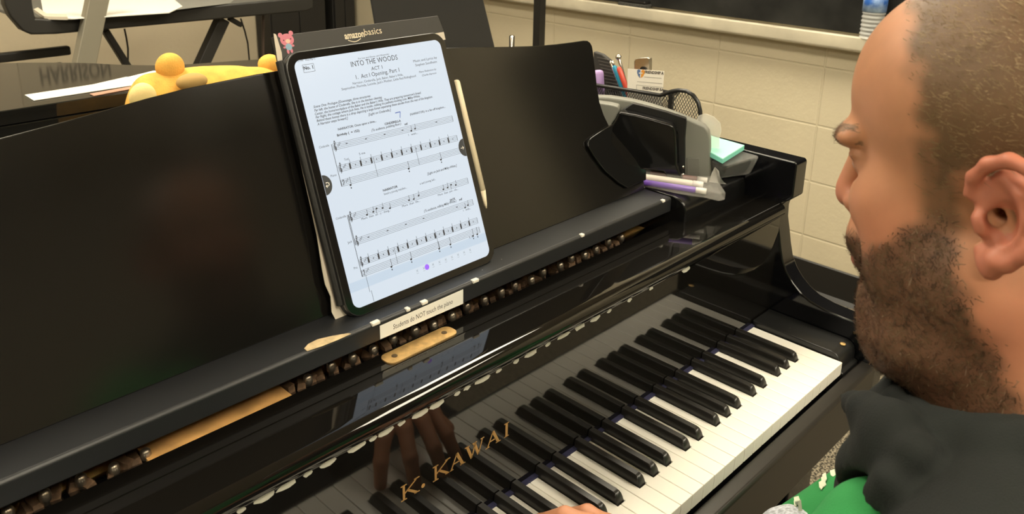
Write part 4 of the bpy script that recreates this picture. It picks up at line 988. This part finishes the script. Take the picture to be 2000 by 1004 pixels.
def vmesh(name, pts, qs, m, parent):
    me = bpy.data.meshes.new(name); org = ORG[parent.name]
    P = pts/1000.0+np.array([0,0,KZ/1000.0])-np.array(org)
    me.vertices.add(len(P)); me.vertices.foreach_set('co', P.astype(np.float32).ravel())
    qs = np.array(qs)[:, ::-1]
    me.loops.add(len(qs)*4); me.loops.foreach_set('vertex_index', qs.ravel().astype(np.int32))
    me.polygons.add(len(qs)); me.polygons.foreach_set('loop_start', np.arange(0, len(qs)*4, 4, dtype=np.int32))
    me.update(calc_edges=True); me.validate()
    me.polygons.foreach_set('use_smooth', [True]*len(me.polygons)); me.materials.append(m)
    o = bpy.data.objects.new(name, me); COL.objects.link(o); o.parent = parent; ORG[o.name] = org
    return o, P, qs
HC = np.array([-549.1, -283.3, 484.9]); th_, ph_, ro_ = math.radians(91.3), math.radians(10.9), math.radians(1.9)
HF = np.array([math.cos(th_)*math.cos(ph_), math.sin(th_)*math.cos(ph_), -math.sin(ph_)]); HL0 = np.array([-math.sin(th_), math.cos(th_), 0]); HU0 = np.cross(HF, HL0)
HL = HL0*math.cos(ro_)+HU0*math.sin(ro_); HU = np.cross(HF, HL); HR = np.array([HF, HL, HU])
def hd(a, b, c): return HC+HF*a+HL*b+HU*c
person = thing('person', (-549,-330,-720), 'bearded man in a dark green jacket and bright green shirt playing the piano', 'person')
B = Field((-880,-450,-170), (-130,130,645), 2.0)
def he(a, b, c, ra, rb, rc, k=10, cut=False, pit=0, yaw=0):
    R = HR
    if pit: cp_, sp_ = math.cos(math.radians(pit)), math.sin(math.radians(pit)); R = np.array([HF*cp_-HU*sp_, HL, HF*sp_+HU*cp_])
    if yaw: cy2, sy2 = math.cos(math.radians(yaw)), math.sin(math.radians(yaw)); R = np.array([R[0]*cy2+R[1]*sy2, -R[0]*sy2+R[1]*cy2, R[2]])
    B.ell(hd(a,b,c), (ra,rb,rc), R, k, cut)
# skull and face
he(-8,0,52, 97,76,84)
he(38,0,60, 56,62,62, 20)
he(40,0,-12, 52,56,66, 20)
for s in (1,-1):
    he(64,s*36,-8, 26,22,26, 16)          # cheekbone
    he(46,s*46,-48, 34,16,34, 16)         # cheek flesh
    he(16,s*54,-56, 26,14,26, 16)         # jaw angle
    he(90,s*25,36, 12,25,9, 10, yaw=s*8)           # brow ridge
    he(87,s*31,17, 12,14,10, 5, cut=True) # eye socket
    he(76,s*31,18, 13,14,12, 3)           # eyeball under lid
    he(85,s*30,24, 6,14,4, 3)             # upper lid fold
    he(95,s*12,-15, 10,7.5,7.5, 4)       # nostril wing
he(52,0,-78, 46,44,30, 16); he(76,0,-88, 22,26,20, 12)
he(80,0,-44, 22,32,26, 12)
B.cap(hd(89,0,30), hd(104,0,-6), 8.5, 10, 6); he(104,0,-12, 10.5,11,9.5, 4)
he(95,0,-45, 9,22,6.5, 5); he(94,0,-55, 9,20,6.5, 5); he(103,0,-50, 6,24,1.3, 1.5, cut=True)
he(94,0,-36, 10,26,12, 8)
he(74,0,-104, 25,36,24, 14); he(56,0,-116, 34,42,22, 16)
for s in (1,-1): he(40,s*38,-96, 36,24,26, 16)
for s in (1,-1): he(98,s*7,-22, 5,3.5,3, 2, cut=True)
# neck, shoulders, trunk
B.cap(hd(-8,0,-40), (-549,-312,350), 60, 62, 20)
B.cap((-549,-318,352), (-549,-338,300), 58, 60, 14)
for s in (-1,1): B.cap((-549+s*40,-332,322), (-549+s*158,-334,278), 33, 40, 22)
B.ell((-549,-338,205), (156,68,120), k=25); B.ell((-549,-340,60), (148,76,190), k=25)
# arms
SLp, ELp, WLp = (-722,-325,280), (-800,-215,60), (-608,-66,60)
SRp, ERp, WRp = (-376,-325,280), (-205,-165,8), (-397,-106,-8)
B.chain([SLp, ELp], [44,38], 14); B.chain([ELp, WLp], [38,25], 12)
B.chain([SRp, ERp], [44,36], 14); B.chain([ERp, WRp], [38,25], 12)
def hand(W, K, tips, thumb, up):
    W = np.array(W, float); K = np.array(K, float); f = (K-W)/np.linalg.norm(K-W); up = np.array(up, float); up /= np.linalg.norm(up)
    side = np.cross(f, up); side /= np.linalg.norm(side)
    offs = (-31,-10,11,31); ks = []
    for o_, dn in zip(offs, (5,0,1,7)): ks.append(K+side*o_-up*dn-f*abs(o_)*.18)
    for k_ in ks: B.cap(W+(k_-W)*.12, k_, 17, 12.5, 9)
    for k_, t in zip(ks, tips):
        t = np.array(t, float); L_ = np.linalg.norm(t-k_); m1 = k_+(t-k_)*.42+up*L_*.22; m2 = k_+(t-k_)*.78+up*L_*.17
        B.chain([k_, m1, m2, t], [11,9.4,8.6,7.4], 3)
    t0 = W+f*18+side*thumb[0]*22; t1 = np.array(thumb[1], float); mid = (t0+t1)/2+side*thumb[0]*10+up*5
    B.chain([t0, mid, t1], [15,11.5,8.6], 5)
hand(WLp, (-584,16,60), ((-648,46,9),(-622,76,9),(-588,85,9),(-556,72,9)), (1, (-526,22,9)), (0,-.2,1))
hand(WRp, (-452,-122,-8), ((-512,-96,-30),(-524,-116,-30),(-526,-136,-30),(-512,-154,-30)), (-1, (-478,-80,-28)), (0,0,1))
# ears
def ear(s):
    def E(a, o, c): return hd(a-2, s*(73+o), c)     # a forward, o outward, c up
    B.chain([E(10,3,12),E(7,7,22),E(-1,10,30),E(-12,13,33),E(-23,16,29),E(-30,18,18),E(-31,18,5),E(-26,16,-8),E(-18,13,-18),E(-10,10,-25)], [3.2,3.6,4.0,4.2,4.2,4.0,3.8,3.8,4.0,4.6], 2.5)
    B.chain([E(-4,8,-24),E(-1,6,-30)], [7.0,6.0], 4); B.chain([E(3,4,-26),E(5,2,-20)], [4.5,4], 4)
    B.chain([E(-8,6,22),E(-17,11,15),E(-21,12,2),E(-16,10,-10),E(-8,8,-17)], [3.2,3.6,4.0,3.8,3.6], 2.5)
    B.ell(E(-12,3,2), (20,6,25), HR, 5)
    B.chain([E(10,3,12),E(2,4,9),E(-8,3.5,7)], [3,2.6,2], 2)
    B.chain([E(4,6,-2),E(3,6,-7)], [5.0,4.6], 3)   # tragus
    B.ell(E(-8,9,-2), (8,6.5,12), HR, 2.5, cut=True)
    B.ell(E(-3,-8,-1), (5.2,26,6.2), HR, 1.0, cut=True)
    B.chain([E(-2,12,21),E(-14,14,24),E(-24,16,14),E(-25,16,2)], [1.6,2.2,2.2,1.5], 1.5, cut=True)
ear(1); ear(-1)
pts, qs = B.mesh()
def sstep(x, a, b): t = np.clip((x-a)/(b-a), 0, 1); return t*t*(3-2*t)
SKIN, t_, b_ = nt('skin'); N_ = t_.nodes; L_ = t_.links
at = N_.new('ShaderNodeAttribute'); at.attribute_name = 'tone'
nz = N_.new('ShaderNodeTexNoise'); nz.inputs['Scale'].default_value = 55; nz.inputs['Detail'].default_value = 6
tc_ = N_.new('ShaderNodeTexCoord'); L_.new(tc_.outputs['Object'], nz.inputs['Vector'])
mp = N_.new('ShaderNodeMapRange'); mp.inputs['To Min'].default_value = .82; mp.inputs['To Max'].default_value = 1.14; L_.new(nz.outputs['Fac'], mp.inputs['Value'])
mm = N_.new('ShaderNodeMix'); mm.data_type = 'RGBA'; mm.blend_type = 'MULTIPLY'; mm.inputs[0].default_value = 1
cc = N_.new('ShaderNodeCombineColor'); [L_.new(mp.outputs['Result'], cc.inputs[i]) for i in range(3)]
L_.new(at.outputs['Color'], mm.inputs[6]); L_.new(cc.outputs[0], mm.inputs[7]); L_.new(mm.outputs[2], b_.inputs['Base Color'])
b_.inputs['Roughness'].default_value = .52; b_.inputs['Subsurface Weight'].default_value = .12; b_.inputs['Subsurface Radius'].default_value = (.008,.003,.0015); b_.inputs['Subsurface Scale'].default_value = .6
body_o, BP, BQ = vmesh('body', pts, qs, SKIN, person)
lp_ = (pts-HC)@HR.T                                     # head coordinates of every vertex
A_, Bc, C_ = lp_[:,0], np.abs(lp_[:,1]), lp_[:,2]
rng = np.random.default_rng(4)
earv = ((Bc > 77) & (A_ < 14) & (A_ > -38) & (C_ > -38) & (C_ < 38)) 
wob = 5*np.sin(A_*.21+C_*.13)+4*np.sin(C_*.33-A_*.11)
hl = np.interp(C_, [20,32,48,75,100,125,140], [30,33,34,38,44,52,56])
hair = sstep(hl+wob*.5-A_, -9, 9)*sstep(C_-np.interp(A_, [-110,-60,-30,0,20,36], [-52,-50,-30,24,18,-4])+wob*.3, -6, 8)
side = sstep(C_+wob*.4, -22, -12)*sstep(46-C_, 0, 8)*sstep(A_-18, -4, 5)*sstep(40-A_, -5, 7)*.75
ck = np.interp(A_, [10,30,45,62,80,100,110], [2,-5,-15,-27,-33,-32,-31])
beard = sstep(ck-C_+wob*.4, -6, 9)*sstep(A_-np.interp(C_, [-150,-120,-95,-60,-30,0], [-14,-14,-6,10,18,24])+wob*.4, -7, 9)*sstep(C_+150, -6, 10)
lipm = ((A_ > 96) & (Bc < 21) & (C_ < -40) & (C_ > -60))
beard = np.where(lipm, 0, beard)*(Bc > -1)
onhead = (C_ > -165) & (C_ < 160) & (A_ > -120) & (A_ < 130) & (Bc < 100) & (pts[:,2] > 300)
hair = np.where(onhead & ~earv, np.maximum(hair, side), 0); beard = np.where(onhead & ~earv, beard, 0)
brow = onhead & (C_ > 32) & (C_ < 44) & (A_ > 78) & (Bc > 10) & (Bc < 46)
skin = np.tile(np.array([[.50,.235,.125]]), (len(pts),1))
red = np.zeros(len(pts)); red[earv] = .8; red = np.maximum(red, .8*np.exp(-((A_-104)**2+Bc**2+(C_+10)**2)/260)); red = np.maximum(red, .5*np.exp(-((A_-62)**2+(Bc-46)**2+(C_+20)**2)/700)); red = np.maximum(red, .45*np.exp(-((A_+5)**2+(C_+75)**2)/1500))
red = np.where(onhead, red, .15)
skin = skin*(1-red[:,None])+np.array([[.50,.16,.10]])*red[:,None]
skin = np.where(lipm[:,None] & onhead[:,None], np.array([[.38,.13,.09]]), skin)
hc = np.array([[.125,.072,.033]]); bc = np.array([[.105,.052,.029]])
tone = skin*(1-.95*hair[:,None])+hc*.95*hair[:,None]; tone = tone*(1-.86*beard[:,None])+bc*.86*beard[:,None]
tone = np.where(brow[:,None], tone*.35+hc*.65, tone)
ca_ = body_o.data.color_attributes.new('tone', 'FLOAT_COLOR', 'POINT')
ca_.data.foreach_set('color', np.concatenate([tone, np.ones((len(tone),1))], 1).astype(np.float32).ravel())
nrm = np.zeros((len(BP),3), np.float32); body_o.data.vertices.foreach_get('co', nrm.ravel()) if False else None
nv = np.empty(len(BP)*3, np.float32); body_o.data.vertex_normals.foreach_get('vector', nv); nv = nv.reshape(-1,3)
def strands(name, prob, n, length, width, dirf, m):
    w_ = prob/prob.sum(); idx = rng.choice(len(prob), n, p=w_)
    P0 = BP[idx]+rng.normal(0, .0009, (n,3)); N0 = nv[idx]; D = dirf(idx)
    D = D-(D*N0).sum(1, keepdims=True)*N0; D /= np.linalg.norm(D, axis=1, keepdims=True)+1e-6
    L0 = (length*(.6+.8*rng.random(n)))[:,None]
    S_ = np.cross(N0, D)*width/2
    mid = P0+(D*.5+N0*.22)*L0*.7+rng.normal(0, .0006, (n,3)); end = P0+(D*.9+N0*.30)*L0+rng.normal(0, .0012, (n,3))
    vv = np.concatenate([P0-S_, P0+S_, mid-S_*.8, mid+S_*.8, end], 0); i = np.arange(n)
    f4 = np.stack([i, i+n, i+3*n, i+2*n], 1); f3 = np.stack([i+2*n, i+3*n, i+4*n], 1)
    me = bpy.data.meshes.new(name); me.from_pydata(vv.tolist(), [], f4.tolist()+f3.tolist()); me.materials.append(m)
    me.polygons.foreach_set('use_smooth', [True]*len(me.polygons))
    o = bpy.data.objects.new(name, me); COL.objects.link(o); o.parent = person; ORG[o.name] = ORG[person.name]; o['kind'] = 'stuff'
    return o
HAIRM = mat('brown_hair', (.16,.10,.048), .5, col2=(.30,.21,.11), nscale=120)
BEARDM = mat('dark_brown_beard', (.075,.042,.024), .55, col2=(.19,.12,.065), nscale=150)
def dh(idx):
    base = -HF*.8-HU*.45; return np.tile(base, (len(idx),1))+rng.normal(0, .28, (len(idx),3))
def db(idx): return np.tile(-HU*.9+HF*.2, (len(idx),1))+rng.normal(0, .75, (len(idx),3))
strands('hair', np.where(C_ > -60, hair, 0)**1.5+1e-9*onhead, 36000, .0085, .00040, dh, HAIRM)
strands('beard', beard**1.5+1e-9*onhead, 48000, .0115, .00042, db, BEARDM)
strands('eyebrow', brow*1.0, 700, .008, .0004, lambda i: np.tile(HL*.2*0-HF*.6+HU*.2, (len(i),1))+rng.normal(0,.25,(len(i),3)), BEARDM)
# eyes (mostly turned away)
for s in (1,-1):
    c = hd(78.5, s*31, 17); MB().ell(tuple(c), (9.5,11.5,9.5), 16, 12).build('eye', mat('eye_white', (.7,.66,.6), .2) if s == 1 else bpy.data.materials['eye_white'], person, smooth=True)
# clothes
def cloth(name, col, col2=None, rough=.9, ns=10):
    return mat(name, col, rough, col2=col2, nscale=ns, bump=.35, bscale=900)
JK = Field((-880,-460,-100), (-230,-60,430), 3.5)
JK.ell((-549,-336,205), (176,80,130), k=22); JK.ell((-549,-338,60), (170,88,210), k=25)
for s in (-1,1): JK.cap((-549+s*45,-330,330), (-549+s*165,-330,286), 46, 58, 30)
JK.cap((-549,-326,330), (-549,-332,300), 72, 80, 22)
def ring(t, dz=0, dr=0):
    a = math.radians(t); return (-549+(78+dr)*math.cos(a), -312+(66+dr)*math.sin(a), 352-24*math.sin(a)+dz)
rp = [ring(t) for t in range(0, 361, 20)]
JK.chain(rp, 15, 10); JK.chain([ring(t, -24, 8) for t in range(0, 361, 20)], 19, 14)
# open standing collar flap and folds on the near side of the chest
JK.chain([(-640,-262,350),(-622,-240,338),(-604,-226,328),(-592,-215,322)], [13,12,8,4], 6)
JK.chain([(-640,-264,335),(-625,-250,300),(-606,-243,268),(-600,-246,236)], [22,20,18,12], 12)
JK.chain([(-655,-280,345),(-640,-256,322),(-622,-240,300)], [14,13,10], 6)
JK.chain([(-596,-238,312),(-574,-240,270),(-565,-244,225)], [11,12,12], 8)
JK.chain([(-668,-275,330),(-662,-262,290),(-652,-258,240)], [12,12,10], 8)
JK.cap((-549,-330,470), (-549,-300,330), 64, 66, 6, cut=True)
JK.ell((-549,-308,352), (68,58,60), k=6, cut=True)
JK.chain([(-648,-262,322),(-642,-246,296),(-634,-240,262)], [6,6,5], 6, cut=True)
JK.cap((-655,-270,276), (-800,-215,60), 41, 62, 5, cut=True)
JK.ell((-600,-205,130), (130,90,118), k=6, cut=True)
p_, q_ = JK.mesh(); vmesh('jacket', p_, q_, cloth('dark_green_fleece', (.002,.0038,.003), (.005,.008,.0065)), person)
SH = Field((-900,-450,-160), (-150,40,340), 3.5)
SH.ell((-549,-334,205), (164,75,122), k=20); SH.ell((-549,-338,50), (162,83,200), k=25)
SH.cap((-549,-328,322), (-549,-334,285), 68, 74, 16)
for s in (-1,1): SH.cap((-549+s*45,-328,318), (-549+s*156,-328,276), 42, 50, 24)
SH.chain([SLp, ELp], [64,52], 22); SH.cap((-655,-270,276), (-790,-218,90), 38, 54, 10)
SH.chain([SRp, ERp], [64,52], 22); SH.chain([ERp, (-364,-116,-8)], [50,38], 14)
p_, q_ = SH.mesh()
GR = cloth('bright_green_fabric', (.02,.22,.055), (.028,.27,.07)); 
sh_o, _, _ = vmesh('green_shirt', p_, q_, GR, person)
# white printed patches and pale cuff on the far sleeve
def on_sleeve(u, v):
    d = ray(u, v); d /= np.linalg.norm(d); t = 300.0
    for _ in range(2500):
        q = CAMP+d*t; i = np.round((q-SH.lo)/SH.h).astype(int)
        if (i >= 0).all() and (i < SH.n).all() and SH.d[tuple(i)] < 0: return q-d*3
        t += 1.0
    return None
random.seed(8)
WP = mat('white_print', (.62,.66,.52), .9)
for u0, v0, r in ((1612,934,26),(1662,899,22),(1676,880,12),(1560,985,14)):
    for k_ in range(9 if r > 15 else 4):
        u, v = u0+random.uniform(-.6,.6)*r, v0+random.uniform(-.6,.6)*r; q = on_sleeve(u, v)
        if q is None: continue
        q1, q2 = on_sleeve(u+3, v), on_sleeve(u, v+3)
        if q1 is None or q2 is None: continue
        ex = (q1-q); ex /= np.linalg.norm(ex)+1e-6; ey = (q2-q); ey /= np.linalg.norm(ey)+1e-6; w_, h_ = random.uniform(2,4.5), random.uniform(4,9)
        pt = [q-ex*w_-ey*h_*.6, q+ex*w_*.5-ey*h_, q+ex*w_+ey*h_*.3, q+ey*h_, q-ex*w_*.8+ey*h_*.5]
        MB().prism([tuple(z) for z in pt], (.3,.3,.8)).build('print_patch', WP, sh_o)
CF = Field((-480,-220,-80), (-300,0,90), 2.5)
wv = np.array(WRp, float); ev = np.array(ERp, float); dd = (ev-wv)/np.linalg.norm(ev-wv)
CF.chain([wv-dd*4, wv+dd*14, wv+dd*30], [33,37,35], 6); CF.cap(wv-dd*12, wv+dd*70, 22, 26, 4, cut=True)
p_, q_ = CF.mesh(); vmesh('pale_cuff', p_, q_, mat('pale_blue_cuff', (.45,.47,.52), .9, noise=.3, nscale=260, bump=.3), person)
TRS = Field((-800,-480,-480), (-300,170,-60), 6)
for s in (-1,1):
    hx2 = -549+s*90; TRS.cap((hx2,-345,-150), (hx2+s*30,60,-190), 88, 66, 40); TRS.cap((hx2+s*30,60,-190), (hx2+s*30,70,-640), 62, 50, 20)
TRS.ell((-549,-320,-140), (180,110,90), k=40)
p_, q_ = TRS.mesh(); vmesh('trousers', p_, q_, cloth('dark_trousers', (.02,.02,.024)), person)
for s in (-1,1):
    fx = -549+s*120
    f_ = Field((fx-70,-40,-725), (fx+70,260,-400), 5); f_.cap((fx,70,-440), (fx,72,-640), 50, 44, 20); f_.ell((fx,130,-688), (44,130,34), k=20)
    f_.d[:, :, :int((5)/5)] = 50; p_, q_ = f_.mesh(); p_[:,2] = np.maximum(p_[:,2], -719.5); vmesh('shoe', p_, q_, BLK, person)
bn2 = thing('piano_bench', (-549,-330,-720), 'black padded piano bench under the seated man', 'bench')
MB().box(-850,-250,-500,-190,-275,-236).build('seat', cloth('bench_vinyl', (.012,.012,.012)), bn2, bevel=14, seg=4)
for x in (-840,-300):
    for y in (-490,-240): MB().box(x,x+40,y,y+40,-720,-276).build('leg', LAC, bn2, bevel=2)
